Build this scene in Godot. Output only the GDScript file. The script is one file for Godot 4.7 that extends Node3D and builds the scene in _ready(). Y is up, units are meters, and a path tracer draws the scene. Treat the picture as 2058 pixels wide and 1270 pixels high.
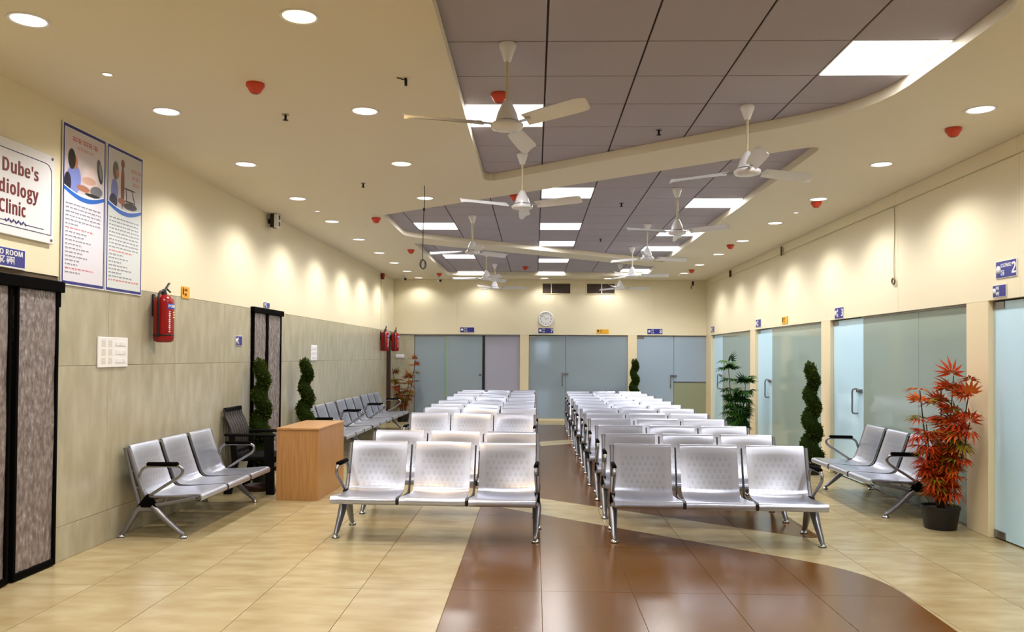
extends Node3D
# Hospital waiting hall: rows of silver benches, glass partitions, coffered ceiling with fans. Units are metres, the camera looks along -Z.

const CEIL := 3.3275      # underside of the plaster ceiling
const TILE := 3.4025      # underside of the recessed tiles
const BACK := 19.1        # depth of the back wall
const HEAD := 2.03        # underside of the headers over the glass
const NTH := ["first", "second", "third", "fourth", "fifth", "sixth", "seventh", "eighth", "ninth", "tenth", "eleventh", "twelfth", "thirteenth", "fourteenth"]
var M := {}
var used := {}
var rng := RandomNumberGenerator.new()


func _ready() -> void:
	rng.seed = 7
	setup_view()
	materials()
	build_shell()
	build_ceiling()
	build_floor()
	build_left_wall()
	build_right_wall()
	build_back_wall()
	build_lamps()
	build_fans()
	build_benches()
	build_desk_and_chair()
	build_plants()
	build_signs()
	build_ceiling_devices()
	build_wall_devices()


func setup_view() -> void:
	var cam := Camera3D.new()
	cam.name = "camera"
	add_child(cam)
	cam.position = Vector3(0, 1.5293, 0)
	cam.rotation = Vector3(0.0166, 0.0278, 0.0066)
	var near := 0.05
	cam.set_frustum(near * 1270.0 / 1630.2, Vector2(0, near * 52.9 / 1630.2), near, 100.0)
	cam.current = true
	var env := Environment.new()
	env.background_mode = Environment.BG_SKY
	var sky := Sky.new()
	var ps := ProceduralSkyMaterial.new()
	ps.sky_top_color = Color(0.35, 0.55, 0.85)
	ps.sky_horizon_color = Color(0.78, 0.86, 0.95)
	ps.ground_bottom_color = Color(0.35, 0.33, 0.3)
	ps.ground_horizon_color = Color(0.6, 0.62, 0.62)
	ps.sky_energy_multiplier = 2.5
	sky.sky_material = ps
	env.sky = sky
	env.tonemap_mode = Environment.TONE_MAPPER_LINEAR
	env.tonemap_exposure = 1.12
	env.sdfgi_enabled = true
	env.ssao_enabled = true
	env.ssil_enabled = true
	var we := WorldEnvironment.new()
	we.name = "world"
	we.environment = env
	add_child(we)


const PANEL_E := 2.0
const SPOT_E := 2.3
const WHITE_LAMP := Color(1.0, 0.985, 0.965)
const WARM_LAMP := Color(1.0, 0.83, 0.6)


# ------------------------------------------------------------------ helpers

func numbered(called: String) -> String:
	if not used.has(called):
		used[called] = 0
		return called
	used[called] += 1
	return "%s_%03d" % [called, used[called]]


func meta(o: Node, label: String, category := "", group := "", kind := "") -> void:
	if label: o.set_meta("label", label)
	if category: o.set_meta("category", category)
	if group: o.set_meta("group", group)
	if kind: o.set_meta("kind", kind)


func thing(called: String, where: Transform3D, label: String, category: String, group := "") -> Node3D:
	var o := Node3D.new()
	o.name = numbered(called)
	o.transform = where
	add_child(o, true)
	meta(o, label, category, group)
	return o


func structure(called: String, where: Transform3D, label := "") -> Node3D:
	var o := Node3D.new()
	o.name = called
	o.transform = where
	add_child(o, true)
	meta(o, label, called.split("_")[0], "", "structure")
	return o


func part(called: String, mesh: Mesh, m: Material, parent: Node, where := Transform3D.IDENTITY, label := "") -> MeshInstance3D:
	var o := MeshInstance3D.new()
	o.name = called
	o.mesh = mesh
	o.material_override = m
	o.transform = where
	parent.add_child(o, true)
	if label: o.set_meta("label", label)
	return o


func copy_of(o: Node3D, where: Transform3D, label: String) -> Node3D:
	var c: Node3D = o.duplicate()
	c.name = numbered(String(o.name).rstrip("_0123456789"))
	add_child(c, true)
	c.transform = where
	c.set_meta("label", label)
	return c


func at(x: float, y: float, z: float, turn := 0.0) -> Transform3D:
	return Transform3D(Basis(Vector3.UP, turn), Vector3(x, y, z))


# points on the side walls: depth d from the camera, height y, distance off the wall
func lw(d: float, y: float, off := 0.0) -> Transform3D:
	return Transform3D(Basis(Vector3.UP, PI / 2 - 0.01), Vector3(-3.467 + 0.01 * (d - 6.0) + off, y, -d))


func rw(d: float, y: float, off := 0.0) -> Transform3D:
	return Transform3D(Basis(Vector3.UP, -PI / 2 - 0.01), Vector3(3.90 + 0.01 * (d - 7.0) - off, y, -d))


func bw(x: float, y: float, off := 0.0) -> Transform3D:
	return at(x, y, -BACK + off)


func begin(smooth := false) -> SurfaceTool:
	var st := SurfaceTool.new()
	st.begin(Mesh.PRIMITIVE_TRIANGLES)
	st.set_smooth_group(0 if smooth else -1)
	return st


func done(st: SurfaceTool) -> ArrayMesh:
	st.generate_normals()
	st.index()
	return st.commit()


func quad(st: SurfaceTool, a: Vector3, b: Vector3, c: Vector3, d: Vector3) -> void:   # counter-clockwise from outside
	for v in [a, c, b, a, d, c]: st.add_vertex(v)


func tri(st: SurfaceTool, a: Vector3, b: Vector3, c: Vector3) -> void:
	for v in [a, c, b]: st.add_vertex(v)


func quad_uv(st: SurfaceTool, p: Array, uv: Array) -> void:
	for i in [0, 2, 1, 0, 3, 2]:
		st.set_uv(uv[i])
		st.add_vertex(p[i])


# a box with chamfered edges, centre c, full size s
func bx(st: SurfaceTool, c: Vector3, s: Vector3, b := 0.003, turn := Basis.IDENTITY) -> void:
	var h := s / 2.0
	b = minf(b, minf(h.x, minf(h.y, h.z)) * 0.9)
	st.set_smooth_group(-1)
	var P := func(x: float, y: float, z: float) -> Vector3: return c + turn * Vector3(x, y, z)
	for ax in 3:
		var u := (ax + 1) % 3
		var w := (ax + 2) % 3
		for sg in [-1.0, 1.0]:
			var q := []
			for k in [[-1, -1], [1, -1], [1, 1], [-1, 1]]:
				var v := Vector3.ZERO
				v[ax] = h[ax] * sg
				v[u] = (h[u] - b) * k[0]
				v[w] = (h[w] - b) * k[1]
				q.append(P.call(v.x, v.y, v.z))
			if sg > 0: quad(st, q[0], q[1], q[2], q[3])
			else: quad(st, q[3], q[2], q[1], q[0])
	if b <= 0.0: return
	for ax in 3:
		var u := (ax + 1) % 3
		var w := (ax + 2) % 3
		for su in [-1.0, 1.0]:
			for sw in [-1.0, 1.0]:
				var q := []
				for k in [[-1, 0], [1, 0], [1, 1], [-1, 1]]:
					var v := Vector3.ZERO
					v[ax] = (h[ax] - b) * k[0]
					v[u] = (h[u] - (b if k[1] == 1 else 0.0)) * su
					v[w] = (h[w] - (0.0 if k[1] == 1 else b)) * sw
					q.append(P.call(v.x, v.y, v.z))
				if su * sw > 0: quad(st, q[0], q[1], q[2], q[3])
				else: quad(st, q[3], q[2], q[1], q[0])
	for sx in [-1.0, 1.0]:
		for sy in [-1.0, 1.0]:
			for sz in [-1.0, 1.0]:
				var a: Vector3 = P.call(h.x * sx, (h.y - b) * sy, (h.z - b) * sz)
				var d: Vector3 = P.call((h.x - b) * sx, h.y * sy, (h.z - b) * sz)
				var e: Vector3 = P.call((h.x - b) * sx, (h.y - b) * sy, h.z * sz)
				if sx * sy * sz > 0: tri(st, a, d, e)
				else: tri(st, a, e, d)


func box_mesh(s: Vector3, b := 0.003, c := Vector3.ZERO) -> ArrayMesh:
	var st := begin()
	bx(st, c, s, b)
	return done(st)


# box from corner to corner
func span(x0: float, x1: float, y0: float, y1: float, z0: float, z1: float, b := 0.0) -> ArrayMesh:
	return box_mesh(Vector3(x1 - x0, y1 - y0, z1 - z0), b, Vector3(x0 + x1, y0 + y1, z0 + z1) / 2.0)


func tube(st: SurfaceTool, pts: Array, r: Variant, segs := 8, flat := 1.0, side := Vector3.ZERO) -> void:
	var rings := []
	var n := pts.size()
	var ref := side
	for i in n:
		var t: Vector3 = (pts[mini(i + 1, n - 1)] - pts[maxi(i - 1, 0)]).normalized()
		if ref == Vector3.ZERO:
			ref = Vector3.UP if absf(t.y) < 0.9 else Vector3.RIGHT
		var u := (ref - t * ref.dot(t)).normalized()
		if side == Vector3.ZERO: ref = u
		var w := t.cross(u)
		var rr: float = r[i] if r is Array else r
		var ring := []
		for k in segs:
			var a := TAU * k / segs
			ring.append(pts[i] + u * cos(a) * rr * flat + w * sin(a) * rr)
		rings.append(ring)
	st.set_smooth_group(0)
	for i in n - 1:
		for k in segs:
			var k2 := (k + 1) % segs
			quad(st, rings[i][k], rings[i][k2], rings[i + 1][k2], rings[i + 1][k])
	st.set_smooth_group(-1)
	for k in range(1, segs - 1):
		tri(st, rings[0][0], rings[0][k + 1], rings[0][k])
		tri(st, rings[n - 1][0], rings[n - 1][k], rings[n - 1][k + 1])


func smooth_path(pts: Array, each := 4) -> Array:
	var c := Curve3D.new()
	for i in pts.size():
		var t: Vector3 = (pts[mini(i + 1, pts.size() - 1)] - pts[maxi(i - 1, 0)]) / 6.0
		c.add_point(pts[i], -t, t)
	var out := []
	for i in pts.size() - 1:
		for k in each:
			out.append(c.sample(i, float(k) / each))
	out.append(pts[-1])
	return out


# turned shape: profile of Vector2(radius, height) from bottom to top
func lathe(st: SurfaceTool, prof: Array, segs := 20, c := Vector3.ZERO, hard := false) -> void:
	for i in prof.size() - 1:
		st.set_smooth_group(i + 1 if hard else 0)
		for k in segs:
			var a := TAU * k / segs
			var b := TAU * (k + 1) / segs
			var p: Vector2 = prof[i]
			var q: Vector2 = prof[i + 1]
			var v := [c + Vector3(p.x * cos(a), p.y, -p.x * sin(a)), c + Vector3(p.x * cos(b), p.y, -p.x * sin(b)), c + Vector3(q.x * cos(b), q.y, -q.x * sin(b)), c + Vector3(q.x * cos(a), q.y, -q.x * sin(a))]
			if p.x < 1e-6: tri(st, v[0], v[2], v[3])
			elif q.x < 1e-6: tri(st, v[0], v[1], v[2])
			else: quad(st, v[0], v[1], v[2], v[3])


func lathe_mesh(prof: Array, segs := 20, hard := false) -> ArrayMesh:
	var st := begin(true)
	lathe(st, prof, segs, Vector3.ZERO, hard)
	return done(st)


# flat outline (x, y) drawn out along z from z0 to z1
func prism(st: SurfaceTool, poly: PackedVector2Array, z0: float, z1: float, to := Transform3D.IDENTITY) -> void:
	if Geometry2D.is_polygon_clockwise(poly):
		poly.reverse()
	var idx := Geometry2D.triangulate_polygon(poly)
	st.set_smooth_group(-1)
	for i in range(0, idx.size(), 3):
		var a := poly[idx[i]]
		var b := poly[idx[i + 1]]
		var c := poly[idx[i + 2]]
		if (b - a).cross(c - a) < 0:
			var s := b
			b = c
			c = s
		tri(st, to * Vector3(a.x, a.y, z1), to * Vector3(b.x, b.y, z1), to * Vector3(c.x, c.y, z1))
		tri(st, to * Vector3(a.x, a.y, z0), to * Vector3(c.x, c.y, z0), to * Vector3(b.x, b.y, z0))
	for i in poly.size():
		var a := poly[i]
		var b := poly[(i + 1) % poly.size()]
		quad(st, to * Vector3(a.x, a.y, z0), to * Vector3(b.x, b.y, z0), to * Vector3(b.x, b.y, z1), to * Vector3(a.x, a.y, z1))


func prism_mesh(poly: PackedVector2Array, z0: float, z1: float, to := Transform3D.IDENTITY) -> ArrayMesh:
	var st := begin()
	prism(st, poly, z0, z1, to)
	return done(st)


# outline with rounded corners: corners [x, y, radius]
func rounded(corners: Array, steps := 6) -> PackedVector2Array:
	var out := PackedVector2Array()
	var n := corners.size()
	for i in n:
		var p := Vector2(corners[i][0], corners[i][1])
		var r: float = corners[i][2]
		var a := Vector2(corners[(i + n - 1) % n][0], corners[(i + n - 1) % n][1])
		var b := Vector2(corners[(i + 1) % n][0], corners[(i + 1) % n][1])
		if r <= 0.0:
			out.append(p)
			continue
		var s := p + (a - p).normalized() * r
		var e := p + (b - p).normalized() * r
		for k in steps + 1:
			var t := float(k) / steps
			out.append(s.lerp(p, t).lerp(p.lerp(e, t), t))
	return out


func words(text: String, cap: float, bold := true, wide := 1.0, deep := 0.003, serif := false) -> TextMesh:
	var t := TextMesh.new()
	var f := SystemFont.new()
	f.font_names = PackedStringArray(["Droid Serif" if serif else "Droid Sans"])
	f.font_weight = 700 if bold else 400
	t.font = f
	t.text = text
	t.font_size = 48
	t.pixel_size = cap / (48.0 * 0.714)
	t.curve_step = 3.0
	t.depth = deep
	t.horizontal_alignment = HORIZONTAL_ALIGNMENT_CENTER
	t.vertical_alignment = VERTICAL_ALIGNMENT_CENTER
	return t


# a word of a script whose letters hang from a head line, as strokes
const STROKES := [
	[[0.5, 1, 0.5, 0.75], [0.5, 0.75, 0.2, 0.6], [0.2, 0.6, 0.2, 0.25], [0.2, 0.25, 0.6, 0.1], [0.6, 0.1, 0.8, 0.3]],
	[[0.8, 1, 0.8, 0], [0.8, 0.55, 0.3, 0.7], [0.3, 0.7, 0.2, 0.4], [0.2, 0.4, 0.8, 0.35]],
	[[0.3, 1, 0.3, 0.7], [0.3, 0.7, 0.7, 0.6], [0.7, 0.6, 0.3, 0.4], [0.3, 0.4, 0.7, 0.15], [0.7, 0.15, 0.4, 0]],
	[[0.5, 1, 0.5, 0], [0.5, 0.5, 0.15, 0.65], [0.15, 0.65, 0.15, 0.3], [0.15, 0.3, 0.5, 0.4], [0.5, 0.6, 0.9, 0.55], [0.9, 0.55, 0.85, 0.2]],
	[[0.8, 1, 0.8, 0], [0.2, 1, 0.2, 0.4], [0.2, 0.4, 0.8, 0.3], [0.3, 0.8, 0.8, 0.5]],
]


func stroke_words(st: SurfaceTool, spec: Array, x: float, y: float, size: float, z := 0.0) -> void:
	for word in spec:
		var w: float = word.size() * size * 0.62
		bx(st, Vector3(x + w / 2, y + size, z), Vector3(w, size * 0.13, 0.002), 0)
		for i in word.size():
			for s in STROKES[word[i]]:
				var a := Vector2(x + (i + s[0]) * size * 0.62, y + s[1] * size)
				var b := Vector2(x + (i + s[2]) * size * 0.62, y + s[3] * size)
				var mid := (a + b) / 2
				bx(st, Vector3(mid.x, mid.y, z), Vector3(a.distance_to(b) + size * 0.08, size * 0.13, 0.002), 0, Basis(Vector3.BACK, (b - a).angle()))
		x += w + size * 0.4


# ------------------------------------------------------------------ materials

func mat(c: Color, rough := 0.6, metal := 0.0) -> StandardMaterial3D:
	var m := StandardMaterial3D.new()
	m.albedo_color = c
	m.roughness = rough
	m.metallic = metal
	return m


func noise_tex(seed_: int, freq: float, stops: Array, octaves := 4, kind := FastNoiseLite.TYPE_SIMPLEX_SMOOTH, size := 512, normal := false) -> NoiseTexture2D:
	var t := NoiseTexture2D.new()
	var n := FastNoiseLite.new()
	n.seed = seed_
	n.frequency = freq
	n.noise_type = kind
	n.fractal_octaves = octaves
	t.noise = n
	t.width = size
	t.height = size
	t.seamless = true
	if normal:
		t.as_normal_map = true
		t.bump_strength = 6.0
	elif stops:
		var g := Gradient.new()
		var at_ := PackedFloat32Array()
		var cs := PackedColorArray()
		for s in stops:
			at_.append(s[0])
			cs.append(s[1])
		g.offsets = at_
		g.colors = cs
		t.color_ramp = g
	return t


func tri_tex(m: StandardMaterial3D, t: Texture2D, scale: Vector3, offset := Vector3.ZERO) -> StandardMaterial3D:
	m.albedo_texture = t
	m.albedo_color = Color.WHITE
	m.uv1_triplanar = true
	m.uv1_world_triplanar = true
	m.uv1_scale = scale
	m.uv1_offset = offset
	return m


func low_gloss(m: StandardMaterial3D) -> StandardMaterial3D:
	m.metallic_specular = 0.42
	return m


func glow(c: Color, e: float) -> StandardMaterial3D:
	var m := mat(Color(0.9, 0.9, 0.88), 0.5)
	m.emission_enabled = true
	m.emission = c
	m.emission_energy_multiplier = e
	return m


func materials() -> void:
	M.plaster = mat(Color(0.88, 0.845, 0.765), 0.75)
	M.cream = mat(Color(0.91, 0.87, 0.755), 0.45)
	M.cream_post = mat(Color(0.90, 0.84, 0.70), 0.5)
	M.ceil_tile = mat(Color(0.66, 0.635, 0.675), 0.9)
	M.grid = mat(Color(0.22, 0.16, 0.13), 0.8)
	M.black = mat(Color(0.02, 0.02, 0.022), 0.35)
	M.black_matt = mat(Color(0.06, 0.055, 0.055), 0.6)
	M.black_matt.metallic_specular = 0.2
	M.tape = mat(Color(0.04, 0.035, 0.035), 0.7)
	M.tape.metallic_specular = 0.1
	M.white = mat(Color(0.90, 0.90, 0.91), 0.4)
	M.white_gloss = mat(Color(0.90, 0.90, 0.92), 0.25)
	M.rod = mat(Color(0.80, 0.76, 0.62), 0.4)
	M.silver = mat(Color(0.74, 0.74, 0.765), 0.3, 0.55)
	M.cast = mat(Color(0.52, 0.52, 0.55), 0.3, 0.75)
	M.chrome = mat(Color(0.8, 0.8, 0.82), 0.12, 1.0)
	M.steel = mat(Color(0.55, 0.55, 0.56), 0.25, 0.9)
	M.dark_plate = mat(Color(0.12, 0.12, 0.14), 0.4, 0.3)
	M.red = mat(Color(0.56, 0.03, 0.04), 0.25)
	M.alarm = mat(Color(0.82, 0.27, 0.16), 0.45)
	M.alarm_dark = mat(Color(0.50, 0.09, 0.05), 0.4)
	M.blue = mat(Color(0.13, 0.14, 0.52), 0.35)
	M.amber = mat(Color(0.90, 0.66, 0.14), 0.4)
	M.ink = mat(Color(0.06, 0.05, 0.06), 0.6)
	M.maroon = mat(Color(0.42, 0.04, 0.06), 0.5)
	M.navy = mat(Color(0.10, 0.12, 0.40), 0.5)
	M.brown_post = mat(Color(0.20, 0.09, 0.04), 0.5)
	M.pot = mat(Color(0.035, 0.022, 0.02), 0.45)
	M.soil = mat(Color(0.10, 0.07, 0.05), 0.95)
	M.tray = mat(Color(0.22, 0.07, 0.04), 0.5)
	M.stem = mat(Color(0.22, 0.15, 0.07), 0.8)
	M.panel_glow = glow(Color(0.97, 0.985, 1.0), 2.2)
	M.lamp_glow = glow(Color(1.0, 0.97, 0.92), 2.6)
	M.warm_glow = glow(Color(1.0, 0.86, 0.62), 2.6)

	# polished stone floor and wall tiles
	var beige := noise_tex(3, 0.012, [[0.0, Color(0.62, 0.545, 0.395)], [0.4, Color(0.665, 0.605, 0.455)], [0.6, Color(0.685, 0.63, 0.485)], [1.0, Color(0.73, 0.685, 0.55)]], 5)
	var brown := noise_tex(9, 0.02, [[0.0, Color(0.355, 0.229, 0.056)], [1.0, Color(0.42, 0.275, 0.076)]], 6)
	var grey := noise_tex(21, 0.012, [[0.0, Color(0.635, 0.61, 0.525)], [0.45, Color(0.665, 0.645, 0.56)], [0.6, Color(0.68, 0.66, 0.575)], [1.0, Color(0.71, 0.69, 0.61)]], 5)
	M.beige = []
	M.brown = []
	M.stone = []
	for k in 4:
		M.beige.append(tri_tex(mat(Color.WHITE, 0.24), beige, Vector3(0.3, 1, 0.7), Vector3(0.37 * k, 0, 0.61 * k)))
		M.brown.append(low_gloss(tri_tex(mat(Color.WHITE, 0.2), brown, Vector3(0.45, 1, 1.0), Vector3(0.29 * k, 0, 0.53 * k))))
		M.stone.append(tri_tex(mat(Color.WHITE, 0.22), grey, Vector3(0.9, 0.3, 0.9), Vector3(0.41 * k, 0.3 * k, 0.23 * k)))
	M.grout = mat(Color(0.46, 0.33, 0.18), 0.8)
	M.grout_wall = mat(Color(0.36, 0.30, 0.22), 0.8)

	# wood of the counter: fine upright grain
	var grain := noise_tex(5, 0.03, [[0.0, Color(0.62, 0.44, 0.25)], [0.5, Color(0.68, 0.50, 0.30)], [1.0, Color(0.73, 0.555, 0.345)]], 4)
	M.wood = tri_tex(mat(Color.WHITE, 0.4), grain, Vector3(2.5, 0.12, 2.5))
	M.wood_top = tri_tex(mat(Color.WHITE, 0.35), grain, Vector3(2.5, 2.5, 0.12))

	# bubble wrap over dark doors
	var wrap := noise_tex(31, 0.02, [[0.0, Color(0.38, 0.335, 0.33)], [0.5, Color(0.50, 0.46, 0.455)], [0.75, Color(0.56, 0.53, 0.53)], [1.0, Color(0.74, 0.72, 0.73)]], 5)
	var bubbles := noise_tex(32, 0.06, [], 1, FastNoiseLite.TYPE_CELLULAR)
	M.wrap = tri_tex(mat(Color.WHITE, 0.22), wrap, Vector3(2.2, 0.9, 2.2))
	M.wrap.heightmap_enabled = true
	M.wrap.heightmap_texture = bubbles
	M.wrap.heightmap_scale = 0.5
	# frosted glass
	M.frost = mat(Color(0.57, 0.63, 0.675), 0.05)
	M.frost_blue = mat(Color(0.62, 0.69, 0.77), 0.2)
	M.frost_lilac = mat(Color(0.66, 0.66, 0.73), 0.25)
	M.frost_green = mat(Color(0.58, 0.60, 0.50), 0.2)
	M.pane = mat(Color(0.59, 0.655, 0.625), 0.06)
	M.leaf_glass = mat(Color(0.78, 0.92, 1.0), 0.1)
	M.edge_glass = mat(Color(0.55, 0.66, 0.56), 0.1)
	M.perforated = mat(Color.WHITE, 0.28, 0.7)
	M.perforated.albedo_texture = perforation()

	for k in 4:
		var l := mat([Color(0.66, 0.20, 0.05), Color(0.75, 0.34, 0.09), Color(0.47, 0.41, 0.09), Color(0.45, 0.22, 0.09)][k], 0.55)
		l.metallic_specular = 0.2
		l.backlight_enabled = true
		l.backlight = Color(0.25, 0.2, 0.1)
		M["maple_%d" % k] = l
	for k in 2:
		var l := mat([Color(0.10, 0.21, 0.09), Color(0.20, 0.36, 0.11)][k], 0.5)
		l.metallic_specular = 0.25
		M["palm_%d" % k] = l
	M.topiary = mat(Color(0.10, 0.16, 0.03), 0.9)
	M.topiary.metallic_specular = 0.08
	M.topiary.vertex_color_use_as_albedo = true
	M.topiary.albedo_color = Color.WHITE


func perforation() -> ImageTexture:
	var w := 512
	var h := 768
	var im := Image.create(w, h, false, Image.FORMAT_RGB8)
	var face := Color(0.725, 0.745, 0.81)
	im.fill(face)
	var hole := Color(0.61, 0.63, 0.685)
	for part_ in [[0.06, 0.36], [0.44, 0.93]]:      # the seat, then the back
		var y := int(part_[0] * h)
		var row := 0
		while y < part_[1] * h:
			var x := int(0.1 * w) + (4 if row % 2 else 0)
			while x < 0.9 * w:
				im.fill_rect(Rect2i(x, y, 4, 3), hole)
				x += 8
			y += 6
			row += 1
	# clusters of wider holes across the back
	for r in 6:
		for c in 8:
			var cx := 78 + 51 * c + (25 if r % 2 else 0)
			var cy := int(h * 0.60) + 38 * r
			if cx > 440: continue
			for q in [[0, 0], [9, 0], [-9, 0], [4, 8], [-4, 8], [4, -8], [-4, -8]]: im.fill_rect(Rect2i(cx + q[0] - 3, cy + q[1] - 3, 6, 6), Color(0.615, 0.635, 0.69))
	return ImageTexture.create_from_image(im)


# ------------------------------------------------------------------ the room

func build_shell() -> void:
	# wall behind the camera with a glazed entrance that lets daylight in
	var wf := structure("wall_front", at(0, 0, 2.5), "cream wall behind the camera with an entrance opening")
	part("plaster", span(-4.2, 0.05, 0, 3.55, 0, 0.2), M.cream, wf)
	part("plaster", span(0.75, 4.6, 0, 3.55, 0, 0.2), M.cream, wf)
	part("lintel", span(0.05, 0.75, 2.25, 3.55, 0, 0.2), M.cream, wf)
	var d := structure("door_7", at(0.4, 0, 2.6), "clear glass entrance door behind the camera")
	var pane := StandardMaterial3D.new()
	pane.transparency = BaseMaterial3D.TRANSPARENCY_ALPHA
	pane.albedo_color = Color(0.9, 0.97, 1.0, 0.06)
	pane.roughness = 0.02
	part("pane", span(-0.34, 0.34, 0.03, 2.23, -0.006, 0.006), pane, d)
	part("rail", span(-0.35, 0.35, 0.0, 0.06, -0.02, 0.02), M.steel, d)


func recesses() -> Array:
	return [
		rounded([[-0.53, -2.9, 0.15], [-0.53, -8.4, 0.25], [2.455, -5.93, 0.55], [2.455, -4.08, 0.2]]),
		rounded([[-1.97, -10.36, 0.08], [2.449, -6.88, 0.25], [2.44, -15.62, 0.35], [-1.97, -12.2, 0.25]]),
		rounded([[-1.95, -12.95, 0.08], [2.45, -16.3, 0.25], [2.45, -18.05, 0.15], [-1.95, -18.12, 0.15]]),
	]


const PANELS := [[3, 0], [-1, 2], [0, 7], [0, 11], [0, 14], [0, 18], [0, 22], [3, 8], [3, 12], [3, 15], [3, 21], [-3, 11], [-3, 17], [-3, 22]]


func build_ceiling() -> void:
	var c := structure("ceiling", Transform3D.IDENTITY, "cream plaster ceiling with three slanted recesses of grey tiles")
	var st := begin()
	var flat := Transform3D(Basis(Vector3(1, 0, 0), Vector3(0, 0, 1), Vector3(0, 1, 0)), Vector3.ZERO)  # outline (x, z) with height from the prism
	for side in [PackedVector2Array([Vector2(-4.2, 2.7), Vector2(0.3, 2.7), Vector2(0.3, -19.3), Vector2(-4.2, -19.3)]), PackedVector2Array([Vector2(0.3, 2.7), Vector2(4.6, 2.7), Vector2(4.6, -19.3), Vector2(0.3, -19.3)])]:
		var polys := [side]
		for r in recesses():
			var next := []
			for p in polys: next.append_array(Geometry2D.clip_polygons(p, r))
			polys = next
		for p in polys: prism_down(st, p, CEIL, TILE - 0.001)
	part("plaster", done(st), M.plaster, c)
	part("ceiling_grid", span(-4.2, 4.6, TILE + 0.012, TILE + 0.13, -19.3, 2.7), M.grid, c)
	var tile := box_mesh(Vector3(0.588, 0.011, 0.588), 0.002)
	for r in recesses():
		var grown: PackedVector2Array = Geometry2D.offset_polygon(r, 0.02)[0]
		for i in range(-5, 5):
			for k in range(-5, 24):
				var cx := 0.0628 + 0.6 * (i + 0.5)
				var cz := -(4.8078 + 0.6 * (k + 0.5))
				if [i, k] in PANELS: continue
				var cell := PackedVector2Array([Vector2(cx - 0.3, cz - 0.3), Vector2(cx + 0.3, cz - 0.3), Vector2(cx + 0.3, cz + 0.3), Vector2(cx - 0.3, cz + 0.3)])
				if Geometry2D.intersect_polygons(grown, cell).is_empty(): continue
				part("ceiling_tile", tile, M.ceil_tile, c, at(cx, TILE + 0.0057, cz))


func prism_down(st: SurfaceTool, poly: PackedVector2Array, y0: float, y1: float) -> void:   # outline (x, z) between two heights
	if Geometry2D.is_polygon_clockwise(poly): poly.reverse()
	var idx := Geometry2D.triangulate_polygon(poly)
	for i in range(0, idx.size(), 3):
		var a := poly[idx[i]]
		var b := poly[idx[i + 1]]
		var c := poly[idx[i + 2]]
		if (b - a).cross(c - a) < 0:
			var s := b
			b = c
			c = s
		tri(st, Vector3(a.x, y0, a.y), Vector3(b.x, y0, b.y), Vector3(c.x, y0, c.y))
		tri(st, Vector3(a.x, y1, a.y), Vector3(c.x, y1, c.y), Vector3(b.x, y1, b.y))
	for i in poly.size():
		var a := poly[i]
		var b := poly[(i + 1) % poly.size()]
		quad(st, Vector3(b.x, y0, b.y), Vector3(a.x, y0, a.y), Vector3(a.x, y1, a.y), Vector3(b.x, y1, b.y))


func build_floor() -> void:
	var f := structure("floor", Transform3D.IDENTITY, "polished beige stone floor with brown areas echoing the ceiling recesses")
	part("screed", span(-4.2, 4.6, -0.15, -0.0045, -19.3, 2.7), M.grout, f)
	var shapes := [
		rounded([[-0.535, -2.0, 0.1], [-0.535, -8.38, 0.25], [2.43, -5.86, 0.5], [2.36, -4.2, 0.3]]),
		recesses()[1], recesses()[2]]
	for i in range(-7, 7):
		for k in range(-3, 12):
			var x0 := 0.0547 + 0.5901 * i
			var z0 := -(5.3047 + 1.2423 * k)
			var cell := PackedVector2Array([Vector2(x0 + 0.002, z0 - 0.002), Vector2(x0 + 0.5881, z0 - 0.002), Vector2(x0 + 0.5881, z0 - 1.2403), Vector2(x0 + 0.002, z0 - 1.2403)])
			var rest := [cell]
			var inside := []
			for s in shapes:
				for q in Geometry2D.intersect_polygons(cell, s): inside.append(q)
				var next := []
				for p in rest: next.append_array(Geometry2D.clip_polygons(p, s))
				rest = next
			for lot in [[rest, "beige"], [inside, "brown"]]:
				for p in lot[0]:
					if Geometry2D.is_polygon_clockwise(p) and lot[0].size() > 1: pass
					var st := begin()
					prism_down(st, p, -0.0045, 0.0)
					part("floor_tile", done(st), M[lot[1]][(i * 7 + k * 3 + 60) % 4], f)


func tile_wall(parent: Node3D, spans: Array, heights: Array, front := 0.0, thick := 0.011) -> void:
	var n := 0
	for s in spans:
		for j in heights.size() - 1:
			n += 1
			part("wall_tile", span(s[0] + 0.0015, s[1] - 0.0015, heights[j] + 0.0015, heights[j + 1] - 0.0015, front - thick, front, 0.0012), M.stone[(n * 7) % 4], parent)


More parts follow.
